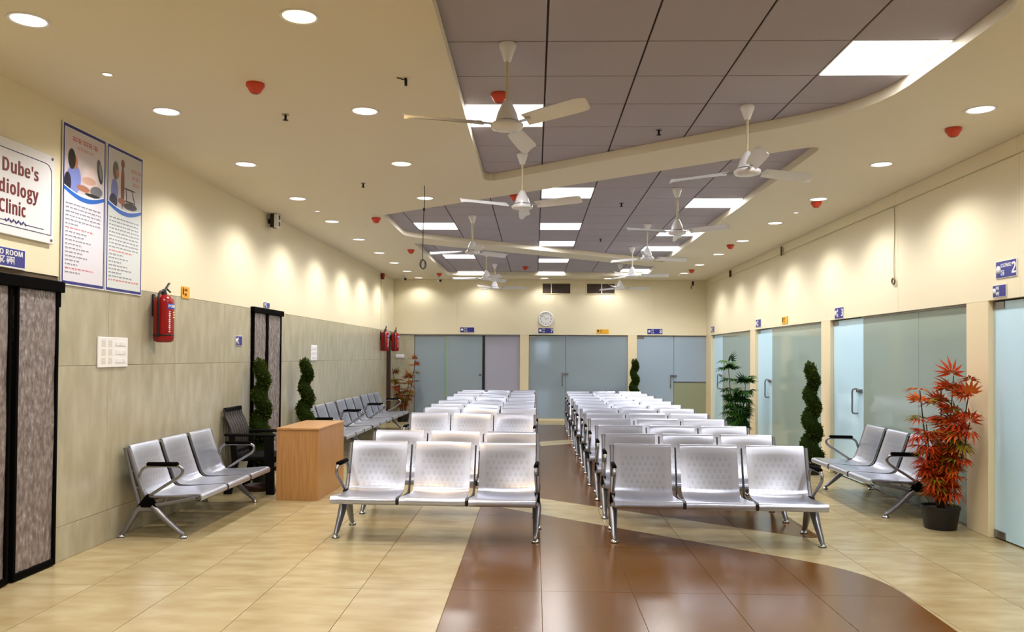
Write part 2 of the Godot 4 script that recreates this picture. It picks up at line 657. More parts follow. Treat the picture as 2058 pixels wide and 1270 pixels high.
func build_left_wall() -> void:
	var w := structure("wall_left", lw(0, 0), "cream left wall over polished grey stone tiles")
	part("plaster", span(-2.7, 19.3, 2.085, 3.42, -0.15, -0.003), M.cream, w)
	part("backing", span(-2.7, 19.3, 0, 2.085, -0.15, -0.0105), M.grout_wall, w)
	tile_wall(w, [[0, 1.2], [1.2, 2.4], [2.4, 3.6], [3.6, 4.75], [5.80, 6.5], [6.5, 7.7], [7.7, 8.9], [8.9, 9.70], [10.82, 12.2], [12.2, 13.4], [13.4, 14.6], [14.6, 15.8], [15.8, 17.0], [17.0, 18.2], [18.2, 19.1]], [0.0, 0.255, 1.432, 2.082])
	# two doors wrapped in bubble wrap, edged with black tape
	var d1 := structure("door_1", lw(5.27, 0), "bubble-wrapped double door with black edging at the left edge of the hall")
	wrapped_leaf(d1, 0.03, 0.50, 1.975)
	wrapped_leaf(d1, -0.49, -0.02, 1.975)
	part("frame", span(-0.54, 0.545, 1.965, 2.045, -0.02, 0.05, 0.006), M.tape, d1)
	part("frame", span(0.505, 0.53, 1.86, 1.97, -0.02, 0.03, 0.006), M.tape, d1)
	var d2 := structure("door_2", lw(10.22, 0), "narrow bubble-wrapped double door beyond the fire extinguisher on the left wall")
	wrapped_leaf(d2, 0.015, 0.555, 2.04)
	wrapped_leaf(d2, -0.49, -0.015, 2.04)
	part("frame", span(-0.52, 0.60, 2.035, 2.105, -0.02, 0.05, 0.006), M.tape, d2)
	# the brown post near the far corner
	var p := structure("trim_1", lw(18.33, 0), "dark brown timber post at the far end of the left wall")
	part("post", span(-0.06, 0.06, 0, 1.98, 0.0, 0.075, 0.006), M.brown_post, p)


func wrapped_leaf(parent: Node3D, x0: float, x1: float, top: float) -> void:
	var st := begin(true)
	var nx := 14
	var ny := 26
	var P := func(i: int, j: int) -> Vector3:
		var u := float(i) / nx
		var v := float(j) / ny
		return Vector3(lerpf(x0, x1, u), lerpf(0.03, top, v), 0.018 + 0.006 * sin(u * 21.0 + 2.0 * sin(v * 5.0)) * sin(v * 9.0 + u * 4.0))
	for i in nx:
		for j in ny:
			quad(st, P.call(i, j), P.call(i + 1, j), P.call(i + 1, j + 1), P.call(i, j + 1))
	bx(st, Vector3((x0 + x1) / 2, top / 2 + 0.01, -0.005), Vector3(x1 - x0, top - 0.03, 0.03), 0.0)
	var leaf := part("leaf", done(st), M.wrap, parent)
	for e in [x0, x1 - 0.026]:
		part("edging", span(e, e + 0.026, 0.012, top, -0.01, 0.034, 0.004), M.tape, leaf)
	part("edging", span(x0, x1, 0.008, 0.055, -0.01, 0.033, 0.004), M.tape, leaf)


# glass door leaf hung at x = 0, opening edge at x = w (w may be negative); pulls on the room side
func glass_leaf(d: Node3D, w: float, top: float, m: Material, handle_x: float, handle_y: float, low := 0.012) -> void:
	var a := minf(0, w) + 0.004
	var b := maxf(0, w) - 0.004
	var leaf := part("leaf", span(a, b, low, top - 0.012, -0.062, -0.05, 0.002), m, d)
	var s := signf(w)
	for y in [low + 0.001, top - 0.075]:
		part("patch_fitting", span(minf(0.006 * s, 0.17 * s), maxf(0.006 * s, 0.17 * s), y, y + 0.062, -0.07, -0.04, 0.003), M.steel, leaf)
	var st := begin(true)
	var hz := 0.02
	tube(st, smooth_path([Vector3(handle_x, handle_y - 0.15, -0.05), Vector3(handle_x, handle_y - 0.15, hz - 0.02), Vector3(handle_x, handle_y - 0.125, hz), Vector3(handle_x, handle_y, hz), Vector3(handle_x, handle_y + 0.125, hz), Vector3(handle_x, handle_y + 0.15, hz - 0.02), Vector3(handle_x, handle_y + 0.15, -0.05)], 3), 0.011, 8)
	part("handle", done(st), M.steel, leaf)
	st = begin()
	bx(st, Vector3(handle_x + 0.07 * s, handle_y + 0.13, -0.04), Vector3(0.15, 0.05, 0.022), 0.006)
	tube(st, [Vector3(handle_x + 0.07 * s, handle_y + 0.13, -0.03), Vector3(handle_x + 0.07 * s, handle_y + 0.13, -0.005)], 0.018, 12)
	part("lock", done(st), M.steel, leaf)


func glass_pane(d: Node3D, a: float, b: float, top: float, m: Material, low := 0.0) -> void:
	var joint := a + 0.58 * (b - a) if b - a > 2.4 else b
	if joint < b: part("pane", span(joint + 0.003, b - 0.003, low + 0.012, top - 0.012, -0.062, -0.05, 0.002), m, d)
	part("pane", span(a + 0.003, joint - 0.003, low + 0.012, top - 0.012, -0.062, -0.05, 0.002), m, d)
	part("channel", span(a, b, top - 0.02, top, -0.075, -0.037, 0.002), M.steel, d)
	part("channel", span(a, b, low, low + 0.022, -0.075, -0.037, 0.002), M.steel, d)


func build_right_wall() -> void:
	var w := structure("wall_right", rw(0, 0), "cream right wall of wide panels above glass partitions")
	part("plaster", span(-19.3, 2.7, HEAD, 3.42, -0.2, -0.006), M.cream, w)
	var joints := [-2.7, 2.14, 4.38, 6.62, 8.86, 11.10, 13.34, 15.58, 17.82, 19.3]
	for i in joints.size() - 1:
		part("wall_panel", span(-joints[i + 1] + 0.0015, -joints[i] - 0.0015, HEAD, 3.188, -0.006, 0.0, 0.001), M.cream, w)
	part("backing", span(-19.3, 2.7, 0, HEAD, -0.2, -0.12), M.frost_green, w)
	for p in [[-2.7, -0.5], [3.28, 3.63], [7.09, 7.45], [10.93, 11.28], [14.75, 15.10], [18.58, 19.3]]:
		part("post", span(-p[1], -p[0], 0, HEAD, -0.15, 0.0, 0.004), M.cream_post, w)
	var t := structure("trim_2", rw(0, 0), "cream cornice boxing along the top of the right wall")
	for i in joints.size() - 1:
		part("cornice", span(-joints[i + 1] + 0.001, -joints[i] - 0.001, 3.192, CEIL - 0.001, 0.0005, 0.02, 0.003), M.cream, t)
	# each bay: a pale blue door leaf next to the post, then a wide grey-green pane
	var n := 0
	for b in [[18.58, 17.62, 15.10], [14.75, 13.84, 11.28], [10.93, 9.93, 7.45], [7.09, 6.12, 3.63]]:
		n += 1
		var d := structure("door_%d" % (2 + n), rw(b[0], 0), "pale blue frosted glass door, %s from the back corner on the right wall" % NTH[n - 1])
		glass_leaf(d, b[0] - b[1], HEAD, M.leaf_glass, b[0] - b[1] - 0.17, 1.0)
		var g := structure("window_%d" % n, rw(b[1], 0), "grey-green glass partition, %s from the back corner on the right wall" % NTH[n - 1])
		glass_pane(g, 0, b[1] - b[2], HEAD, M.pane)
	var g := structure("window_5", rw(3.28, 0), "grey-green glass partition nearest the camera on the right wall")
	glass_pane(g, 0, 3.78, HEAD, M.pane)


func build_back_wall() -> void:
	var w := structure("wall_back", bw(0, 0), "cream back wall above frosted glass partitions")
	part("plaster", span(-4.2, 4.6, HEAD, 3.42, -0.2, -0.006), M.cream, w)
	var joints := [-3.5, -2.82, -1.83, 0.47, 2.80, 4.3]
	for i in joints.size() - 1:
		part("wall_panel", span(joints[i] + 0.0015, joints[i + 1] - 0.0015, HEAD, 3.327, -0.006, 0.0, 0.001), M.cream, w)
	part("backing", span(-4.2, 4.6, 0, HEAD, -0.2, -0.12), M.frost_green, w)
	for p in [[-0.345, -0.134], [2.19, 2.40]]:
		part("post", span(p[0], p[1], 0, HEAD, -0.15, 0.0, 0.004), M.cream_post, w)
	part("backing", span(-3.6, -2.84, 0, HEAD, -0.12, -0.0125), M.grout_wall, w)
	tile_wall(w, [[-3.45, -2.84]], [0.0, 0.255, 1.432, HEAD])
	var t := structure("trim_3", bw(0, 0), "grey edge strip under the back wall header")
	part("edge_strip", span(-3.4, -0.35, HEAD - 0.025, HEAD - 0.001, 0.001, 0.012, 0.002), M.steel, t)
	part("plinth", span(-0.13, 2.19, 0, 0.055, -0.06, 0.004, 0.004), M.cream_post, t)
	# left bay: fixed pane, sliding door leaf with a black edge, lilac pane
	var g := structure("window_6", bw(-2.84, 0), "frosted grey-blue pane left of the sliding door on the back wall")
	glass_pane(g, 0, 0.78, HEAD - 0.02, M.frost)
	var d := structure("door_8", bw(-2.06, 0), "frosted grey-blue sliding glass door with a black edge on the back wall")
	part("leaf", span(-0.03, 0.83, 0.015, HEAD - 0.03, -0.045, -0.033, 0.002), M.frost, d)
	part("edge_seal", span(-0.035, 0.015, 0.015, HEAD - 0.03, -0.05, -0.03, 0.002), M.edge_glass, d)
	part("edge_seal", span(0.83, 0.885, 0.0, HEAD - 0.02, -0.06, -0.02, 0.003), M.black, d)
	part("handle", span(0.76, 0.80, 1.06, 1.09, -0.033, -0.01, 0.004), M.dark_plate, d)
	g = structure("window_7", bw(-1.175, 0), "lilac frosted pane right of the black door edge on the back wall")
	glass_pane(g, 0, 0.83, HEAD - 0.02, M.frost_lilac)
	# middle bay
	d = structure("door_9", bw(-0.134, 0), "frosted glass door below the wall clock on the back wall")
	glass_leaf(d, 0.866, HEAD - 0.01, M.frost, 0.79, 0.98, 0.06)
	g = structure("window_8", bw(0.732, 0), "wide frosted pane below the amber sign on the back wall")
	glass_pane(g, 0, 1.458, HEAD - 0.01, M.frost, 0.06)
	# right bay
	d = structure("door_10", bw(2.40, 0), "frosted blue glass door in the right bay of the back wall")
	glass_leaf(d, 0.87, HEAD - 0.01, M.frost_blue, 0.79, 0.95)
	g = structure("window_9", bw(3.27, 0), "frosted blue pane over a green panel in the right corner of the back wall")
	glass_pane(g, 0, 0.76, HEAD - 0.01, M.frost_blue, 0.93)
	part("lower_panel", span(0.003, 0.757, 0.03, 0.925, -0.062, -0.045, 0.002), M.frost_green, g)
	part("channel", span(0, 0.76, 0.0, 0.03, -0.075, -0.037, 0.002), M.dark_plate, g)


# ------------------------------------------------------------------ lamps

func build_lamps() -> void:
	# square panels set into the tile grid
	var where := {"3,0": "at the right end of the nearest recess", "-1,2": "behind the nearest fan at the left edge of the nearest recess", "0,7": "nearest of the middle column in the second recess", "0,11": "second of the middle column in the second recess", "0,14": "third of the middle column, beside the beam before the last recess", "0,18": "first of the middle column in the last recess", "0,22": "last of the middle column by the back wall", "3,8": "nearest of the right column in the second recess", "3,12": "second of the right column in the second recess", "3,15": "last of the right column in the second recess", "3,21": "right column of the last recess", "-3,11": "alone in the left part of the second recess", "-3,17": "first of the left column in the last recess", "-3,22": "last of the left column by the back wall"}
	for p in PANELS:
		var cx: float = 0.0628 + 0.6 * (p[0] + 0.5)
		var cz: float = -(4.8078 + 0.6 * (p[1] + 0.5))
		var o := thing("panel_light", at(cx, TILE, cz), "square panel light " + where["%d,%d" % p], "ceiling light", "square panel lights in the recesses")
		part("frame", box_mesh(Vector3(0.592, 0.011, 0.592), 0.002, Vector3(0, 0.0057, 0)), M.white, o)
		part("diffuser", box_mesh(Vector3(0.575, 0.004, 0.575), 0.001, Vector3(0, -0.0012, 0)), M.panel_glow, o)
		var l := AreaLight3D.new()
		l.name = "panel_light_glow"
		l.area_size = Vector2(0.56, 0.56)
		l.light_color = Color(1.0, 0.99, 0.985)
		l.light_energy = PANEL_E
		l.shadow_enabled = true
		l.set("area_range", 30.0)
		l.position = Vector3(0, -0.012, 0)
		l.rotation = Vector3(-PI / 2, 0, 0)
		o.add_child(l)
	# round downlights in the plaster
	var rows := [["in the row along the left wall", -2.745, [-4.281, -5.925, -7.584, -9.262, -10.856, -12.541, -14.188, -15.714, -17.293]], ["in the inner row left of the recesses", -1.262, [-4.254, -5.921, -7.564, -9.223]], ["in the row along the right wall", 3.205, [-4.26, -5.912, -7.583, -9.254, -10.905, -12.594, -14.251, -15.877, -17.495]]]
	var spots := []
	for r in rows:
		for i in r[2].size():
			spots.append([r[1], r[2][i], "round downlight %s, %s from the camera" % [r[0], NTH[i]], r[1] == -1.262 and i % 2 == 0])
	for i in 3: spots.append([[-1.234, 0.219, 1.69][i], -18.75, "round downlight close to the back wall, %s" % ["left of the three", "middle of the three", "right of the three"][i], false])
	spots.append([-2.70, -18.75, "round downlight in the back left corner of the ceiling", false])
	for r in [[-2.745, -2.6], [3.205, -2.6], [-1.262, -2.6], [-1.262, -0.9], [1.2, -0.9], [1.2, 0.9], [-2.745, -0.9], [3.205, -0.9], [-1.262, 0.9]]:
		spots.append([r[0], r[1], "round downlight out of view near the entrance, %s, %s" % [("left row" if r[0] < -2 else "inner left row" if r[0] < 0 else "inner right row" if r[0] < 2 else "right row"), "above the camera" if r[1] < -2 else "just behind the camera" if r[1] < 0 else "by the entrance wall"], false])
	var ring := lathe_mesh([Vector2(0.088, -0.002), Vector2(0.094, -0.006), Vector2(0.103, -0.005), Vector2(0.106, 0.0), Vector2(0.088, 0.0)], 24)
	var lens := lathe_mesh([Vector2(0, -0.0045), Vector2(0.06, -0.004), Vector2(0.09, -0.0015), Vector2(0.09, 0.0), Vector2(0, 0.0)], 24)
	for s in spots:
		var o := thing("downlight", at(s[0], CEIL, s[1]), s[2], "ceiling light", "round downlights")
		part("trim_ring", ring, M.white, o)
		part("diffuser", lens, M.warm_glow if s[3] else M.lamp_glow, o)
		var l := SpotLight3D.new()
		l.name = "downlight_glow"
		l.light_color = WARM_LAMP if s[3] else WHITE_LAMP
		l.light_energy = SPOT_E * (0.3 if s[1] < -18.0 else 1.0)
		l.light_size = 0.08
		l.spot_angle = 72.0
		l.spot_angle_attenuation = 0.6
		l.spot_range = 40.0
		l.spot_attenuation = 2.0
		l.shadow_enabled = true
		l.position = Vector3(0, -0.02, 0)
		l.rotation = Vector3(-PI / 2, 0, 0)
		o.add_child(l)
	# small spotlights
	var small := [[-2.763, -5.126, "tiny round spotlight between downlights near the posters"], [-2.73, -10.066, "tiny round spotlight near the wall speaker on the left"], [3.229, -10.115, "tiny round spotlight on the right beyond the second red alarm sounder"], [3.192, -18.0, "tiny round spotlight in the back right corner"]]
	var sring := lathe_mesh([Vector2(0.026, -0.002), Vector2(0.03, -0.006), Vector2(0.036, -0.005), Vector2(0.038, 0.0), Vector2(0.026, 0.0)], 16)
	var slens := lathe_mesh([Vector2(0, -0.005), Vector2(0.027, -0.003), Vector2(0.027, 0.0), Vector2(0, 0.0)], 16)
	for s in small:
		var o := thing("small_spotlight", at(s[0], CEIL, s[1]), s[2], "ceiling light", "tiny spotlights")
		part("trim_ring", sring, M.white, o)
		part("diffuser", slens, M.lamp_glow, o)
		var l := SpotLight3D.new()
		l.name = "small_spotlight_glow"
		l.light_color = WHITE_LAMP
		l.light_energy = 0.15
		l.light_size = 0.02
		l.spot_angle = 60.0
		l.spot_range = 20.0
		l.spot_attenuation = 2.0
		l.shadow_enabled = true
		l.position = Vector3(0, -0.02, 0)
		l.rotation = Vector3(-PI / 2, 0, 0)
		o.add_child(l)


# ------------------------------------------------------------------ fans

func build_fans() -> void:
	var proto: Node3D = null
	var spots := [
		[-0.173, -4.838, 163, "nearest white ceiling fan, in front of a lit panel"],
		[1.572, -6.051, 95, "white ceiling fan on the right by the first slanted beam"],
		[-0.123, -7.472, 152, "white ceiling fan beyond the nearest one, over the first slanted beam"],
		[1.572, -9.022, 40, "white ceiling fan in the right column of the second recess, first of two"],
		[1.575, -11.425, 102, "white ceiling fan in the right column of the second recess, second of two"],
		[-0.838, -10.803, 75, "white ceiling fan in the left part of the second recess"],
		[-0.871, -14.522, 63, "white ceiling fan at the front left of the last recess"],
		[-0.818, -16.487, 121, "white ceiling fan at the back left of the last recess"],
		[1.656, -13.869, 125, "white ceiling fan at the right before the last beam"],
		[1.715, -16.41, 114, "white ceiling fan at the back right of the last recess"]]
	for s in spots:
		var y := TILE
		if proto == null:
			proto = thing("ceiling_fan", at(s[0], y, s[1]), s[3], "ceiling fan", "white ceiling fans")
			part("canopy", lathe_mesh([Vector2(0, -0.105), Vector2(0.022, -0.105), Vector2(0.03, -0.08), Vector2(0.05, -0.03), Vector2(0.056, -0.008), Vector2(0.052, 0.0), Vector2(0, 0.0)], 20), M.white_gloss, proto)
			var st := begin()
			tube(st, [Vector3(0, -0.38, 0), Vector3(0, -0.09, 0)], 0.0095, 10)
			part("rod", done(st), M.rod, proto)
			part("motor_cover", lathe_mesh([Vector2(0, -0.475), Vector2(0.068, -0.475), Vector2(0.07, -0.465), Vector2(0.058, -0.42), Vector2(0.035, -0.37), Vector2(0.02, -0.345), Vector2(0, -0.345)], 24), M.white_gloss, proto)
			part("motor", lathe_mesh([Vector2(0, -0.523), Vector2(0.06, -0.522), Vector2(0.092, -0.512), Vector2(0.098, -0.502), Vector2(0.098, -0.488), Vector2(0.085, -0.478), Vector2(0, -0.476)], 28), M.white_gloss, proto)
			part("chrome_ring", lathe_mesh([Vector2(0.07, -0.484), Vector2(0.074, -0.482), Vector2(0.074, -0.470), Vector2(0.07, -0.468)], 24), M.chrome, proto)
			for k in 3:
				var b := begin()
				fan_blade(b)
				var blade := part("blade", done(b), M.white, proto, Transform3D(Basis(Vector3.UP, k * TAU / 3), Vector3(0, -0.487, 0)))
				var br := begin()
				bx(br, Vector3(0.13, -0.002, 0), Vector3(0.12, 0.006, 0.03), 0.002)
				part("blade_bracket", done(br), M.chrome, blade)
			proto.rotation.y = -deg_to_rad(s[2])
		else:
			copy_of(proto, at(s[0], y, s[1], -deg_to_rad(s[2])), s[3])


func fan_blade(st: SurfaceTool) -> void:
	var xs := [0.15, 0.22, 0.32, 0.44, 0.55, 0.595, 0.62]
	var hw := [0.036, 0.042, 0.047, 0.051, 0.052, 0.044, 0.024]
	st.set_smooth_group(0)
	for i in xs.size() - 1:
		for k in 4:
			var q := []
			for c in [[i, k], [i + 1, k], [i + 1, k + 1], [i, k + 1]]:
				var t: float = c[1] / 2.0 - 1.0
				q.append(Vector3(xs[c[0]], -0.022 * t + 0.006 * (1 - t * t), -hw[c[0]] * t))
			quad(st, q[0], q[1], q[2], q[3])
			var dn := Vector3(0, -0.003, 0)
			quad(st, q[3] + dn, q[2] + dn, q[1] + dn, q[0] + dn)


# ------------------------------------------------------------------ benches

const SHELL := [[0.36, 0.305], [0.395, 0.305], [0.413, 0.313], [0.421, 0.330], [0.419, 0.350], [0.405, 0.364], [0.38, 0.368], [0.33, 0.366], [0.20, 0.355], [0.06, 0.347], [-0.01, 0.347], [-0.045, 0.356], [-0.07, 0.378], [-0.087, 0.41], [-0.115, 0.49], [-0.15, 0.59], [-0.18, 0.68], [-0.199, 0.74], [-0.209, 0.757], [-0.222, 0.762], [-0.234, 0.757], [-0.238, 0.742]]


func seat_shell() -> ArrayMesh:
	var st := begin(true)
	var n := SHELL.size()
	var nx := 8
	var length := 0.0
	var cum := [0.0]
	for i in n - 1:
		length += Vector2(SHELL[i][0] - SHELL[i + 1][0], SHELL[i][1] - SHELL[i + 1][1]).length()
		cum.append(length)
	var P := func(i: int, k: int, back: float) -> Vector3:
		var z: float = SHELL[i][0]
		var y: float = SHELL[i][1]
		var half := 0.271
		if z < 0.33: half = lerpf(0.271, 0.245, clampf((0.33 - z) / 0.33, 0, 1))
		var a: Array = SHELL[maxi(i - 1, 0)]
		var b: Array = SHELL[mini(i + 1, n - 1)]
		var t := Vector2(b[0] - a[0], b[1] - a[1]).normalized()
		var u := k / float(nx) * 2.0 - 1.0
		var dish := 0.02 * (1 - u * u) * clampf((cum[i] - 0.1) / 0.2, 0, 1) * clampf((cum[n - 1] - cum[i] - 0.05) / 0.2, 0, 1)
		var off := t * 0
		off = Vector2(t.y, -t.x) * -(dish + back)
		# the normal on the sitter's side is (up, forward)
		return Vector3(u * half, y + -absf(off.y) * (1 if t.x < 0 else 0), z + off.x)
	for i in n - 1:
		for k in nx:
			var u0 := k / float(nx)
			var u1 := (k + 1) / float(nx)
			var v0: float = cum[i] / length
			var v1: float = cum[i + 1] / length
			var uv := [Vector2(u0, v0), Vector2(u1, v0), Vector2(u1, v1), Vector2(u0, v1)]
			st.set_smooth_group(0)
			quad_uv(st, [P.call(i, k, 0.0), P.call(i, k + 1, 0.0), P.call(i + 1, k + 1, 0.0), P.call(i + 1, k, 0.0)], uv)
			st.set_smooth_group(1)
			quad_uv(st, [P.call(i + 1, k, 0.01), P.call(i + 1, k + 1, 0.01), P.call(i, k + 1, 0.01), P.call(i, k, 0.01)], [uv[3], uv[2], uv[1], uv[0]])
		st.set_smooth_group(-1)
		var e := Vector2(0.02, 0.02)
		quad_uv(st, [P.call(i, nx, 0.0), P.call(i, nx, 0.01), P.call(i + 1, nx, 0.01), P.call(i + 1, nx, 0.0)], [e, e, e, e])
		quad_uv(st, [P.call(i + 1, 0, 0.0), P.call(i + 1, 0, 0.01), P.call(i, 0, 0.01), P.call(i, 0, 0.0)], [e, e, e, e])
	st.generate_normals()
	st.index()
	return st.commit()


func make_bench() -> Node3D:
	var b := thing("waiting_bench", Transform3D.IDENTITY, "bench", "bench")
	var shell := seat_shell()
	for k in 3: part("seat", shell, M.perforated, b, at(-0.57 + 0.57 * k, 0, 0))
	# dark bracket between neighbouring seats
	var outline := PackedVector2Array()
	for p in SHELL.slice(3, 18): outline.append(Vector2(p[0], p[1] - 0.004))
	for p in [[-0.215, 0.735], [-0.17, 0.58], [-0.125, 0.40], [-0.09, 0.31], [0.10, 0.312], [0.39, 0.322]]: outline.append(Vector2(p[0], p[1]))
	var turn := Transform3D(Basis(Vector3(0, 0, 1), Vector3(0, 1, 0), Vector3(-1, 0, 0)), Vector3.ZERO)   # outline (z, y) drawn out along x
	for s in [-0.285, 0.285]: part("seat_bracket", prism_mesh(outline, -0.006, 0.006, turn), M.dark_plate, b, at(s, 0, 0))
	for s in [-0.285, 0.285]: part("seat_clamp", box_mesh(Vector3(0.026, 0.056, 0.125), 0.008, Vector3(s, 0.337, 0.362)), M.dark_plate, b)
	var st := begin()
	bx(st, Vector3(0, 0.286, -0.04), Vector3(1.66, 0.045, 0.06), 0.008)
	part("crossbeam", done(st), M.cast, b)
	for s in [-0.835, 0.835]:
		var V := func(z: float, y: float) -> Vector3: return Vector3(s, y, z)
		st = begin(true)
		tube(st, [V.call(-0.10, 0.25), V.call(-0.165, 0.46), V.call(-0.225, 0.70), V.call(-0.232, 0.745)], [0.021, 0.018, 0.018, 0.022], 8)
		tube(st, [V.call(0.0, 0.26), V.call(-0.085, 0.38), V.call(-0.14, 0.52), V.call(-0.21, 0.74)], [0.021, 0.017, 0.017, 0.017], 8)
		tube(st, [V.call(0.0, 0.26), V.call(0.20, 0.30), V.call(0.37, 0.338)], [0.022, 0.018, 0.02], 8)
		tube(st, [V.call(-0.05, 0.335), V.call(0.2, 0.342), V.call(0.39, 0.345)], 0.011, 8)
		for z in [0.10, 0.22]: tube(st, [V.call(z, 0.285), V.call(z + 0.03, 0.345)], 0.009, 6)
		for y in [0.42, 0.56]: tube(st, [V.call(-0.155 - (y - 0.42) * 0.28, y), V.call(-0.095 - (y - 0.42) * 0.33, y - 0.02)], 0.009, 6)
		bx(st, V.call(-0.042, 0.238), Vector3(0.044, 0.05, 0.19), 0.012)
		var fr := part("end_frame", done(st), M.cast, b)
		st = begin()
		prism(st, PackedVector2Array([Vector2(-0.125, 0.258), Vector2(0.045, 0.258), Vector2(-0.042, 0.36)]), -0.024, 0.024, Transform3D(turn.basis, Vector3(s, 0, 0)))
		part("gusset", done(st), M.tape, fr)
		for g in [-1.0, 1.0]:
			st = begin(true)
			tube(st, [V.call(-0.045 + 0.045 * g, 0.262), V.call(-0.045 + 0.09 * g, 0.222), V.call(-0.03 + 0.145 * g, 0.15), V.call(0.232 * g, 0.05), V.call(0.262 * g, 0.03), V.call(0.262 * g, 0.02)], [0.03, 0.036, 0.03, 0.022, 0.018, 0.016], 10, 0.85)
			var leg := part("leg", done(st), M.cast, b)
			part("foot", lathe_mesh([Vector2(0, 0.0), Vector2(0.03, 0.0), Vector2(0.033, 0.006)], 16), M.black, leg, at(s, 0, 0.262 * g))
			part("foot", lathe_mesh([Vector2(0.033, 0.006), Vector2(0.032, 0.012), Vector2(0.018, 0.026), Vector2(0, 0.028)], 16), M.chrome, leg, at(s, 0, 0.262 * g))
		st = begin(true)
		tube(st, smooth_path([V.call(-0.115, 0.49), V.call(-0.095, 0.555), V.call(-0.05, 0.59), V.call(0.02, 0.595), V.call(0.19, 0.597), V.call(0.235, 0.585), V.call(0.25, 0.555), V.call(0.225, 0.51), V.call(0.10, 0.43), V.call(-0.02, 0.352)], 3), 0.0135, 8)
		var arm := part("armrest", done(st), M.steel, b)
		st = begin(true)
		tube(st, [V.call(-0.052, 0.605), V.call(-0.045, 0.607), V.call(0.205, 0.61), V.call(0.213, 0.607)], [0.012, 0.019, 0.02, 0.012], 10)
		part("arm_pad", done(st), M.tape, arm)
	return b


func build_benches() -> void:
	var b := make_bench()
	var group := "silver perforated three-seat benches"
	var lefts := [6.99, 8.03, 10.6, 11.72, 12.6, 13.6, 14.85, 16.05, 17.1, 17.95]
	for i in lefts.size():
		var where := "front row of the left block, nearest the camera" if i == 0 else "back row of the left block, nearest the back wall" if i == lefts.size() - 1 else "%s row from the front in the left block" % NTH[i]
		var t := at(-0.807 - 0.01 * (i % 3) + (0.012 if i % 2 else 0.0), 0, -lefts[i], deg_to_rad(-2.5 if i < 2 else -1.2))
		var label := "silver three-seat perforated bench, " + where
		if i == 0:
			b.transform = t
			meta(b, label, "bench", group)
		else: copy_of(b, t, label)
	for i in 12:
		var where := "front row of the right block, nearest the camera" if i == 0 else "back row of the right block, nearest the back wall" if i == 11 else "%s row from the front in the right block" % NTH[i]
		copy_of(b, at(1.5125 + 0.008 * (i % 3), 0, -(6.945 + 0.98 * i), deg_to_rad(-2.5 if i < 4 else -1.5)), "silver three-seat perforated bench, " + where)
	var walls := [["against the left wall below the fire extinguisher", lw(7.51, 0, 0.297)], ["against the left wall, first of the three behind the counter", lw(12.42, 0, 0.315)], ["against the left wall, middle one of the far three", lw(14.24, 0, 0.315)], ["against the left wall, last of the far three by the post", lw(16.06, 0, 0.315)]]
	for w in walls: copy_of(b, w[1], "silver three-seat bench " + w[0])
	copy_of(b, rw(8.74, 0, 0.268), "silver three-seat perforated bench against the right glass partition behind the red plant")


# ------------------------------------------------------------------ counter and armchair

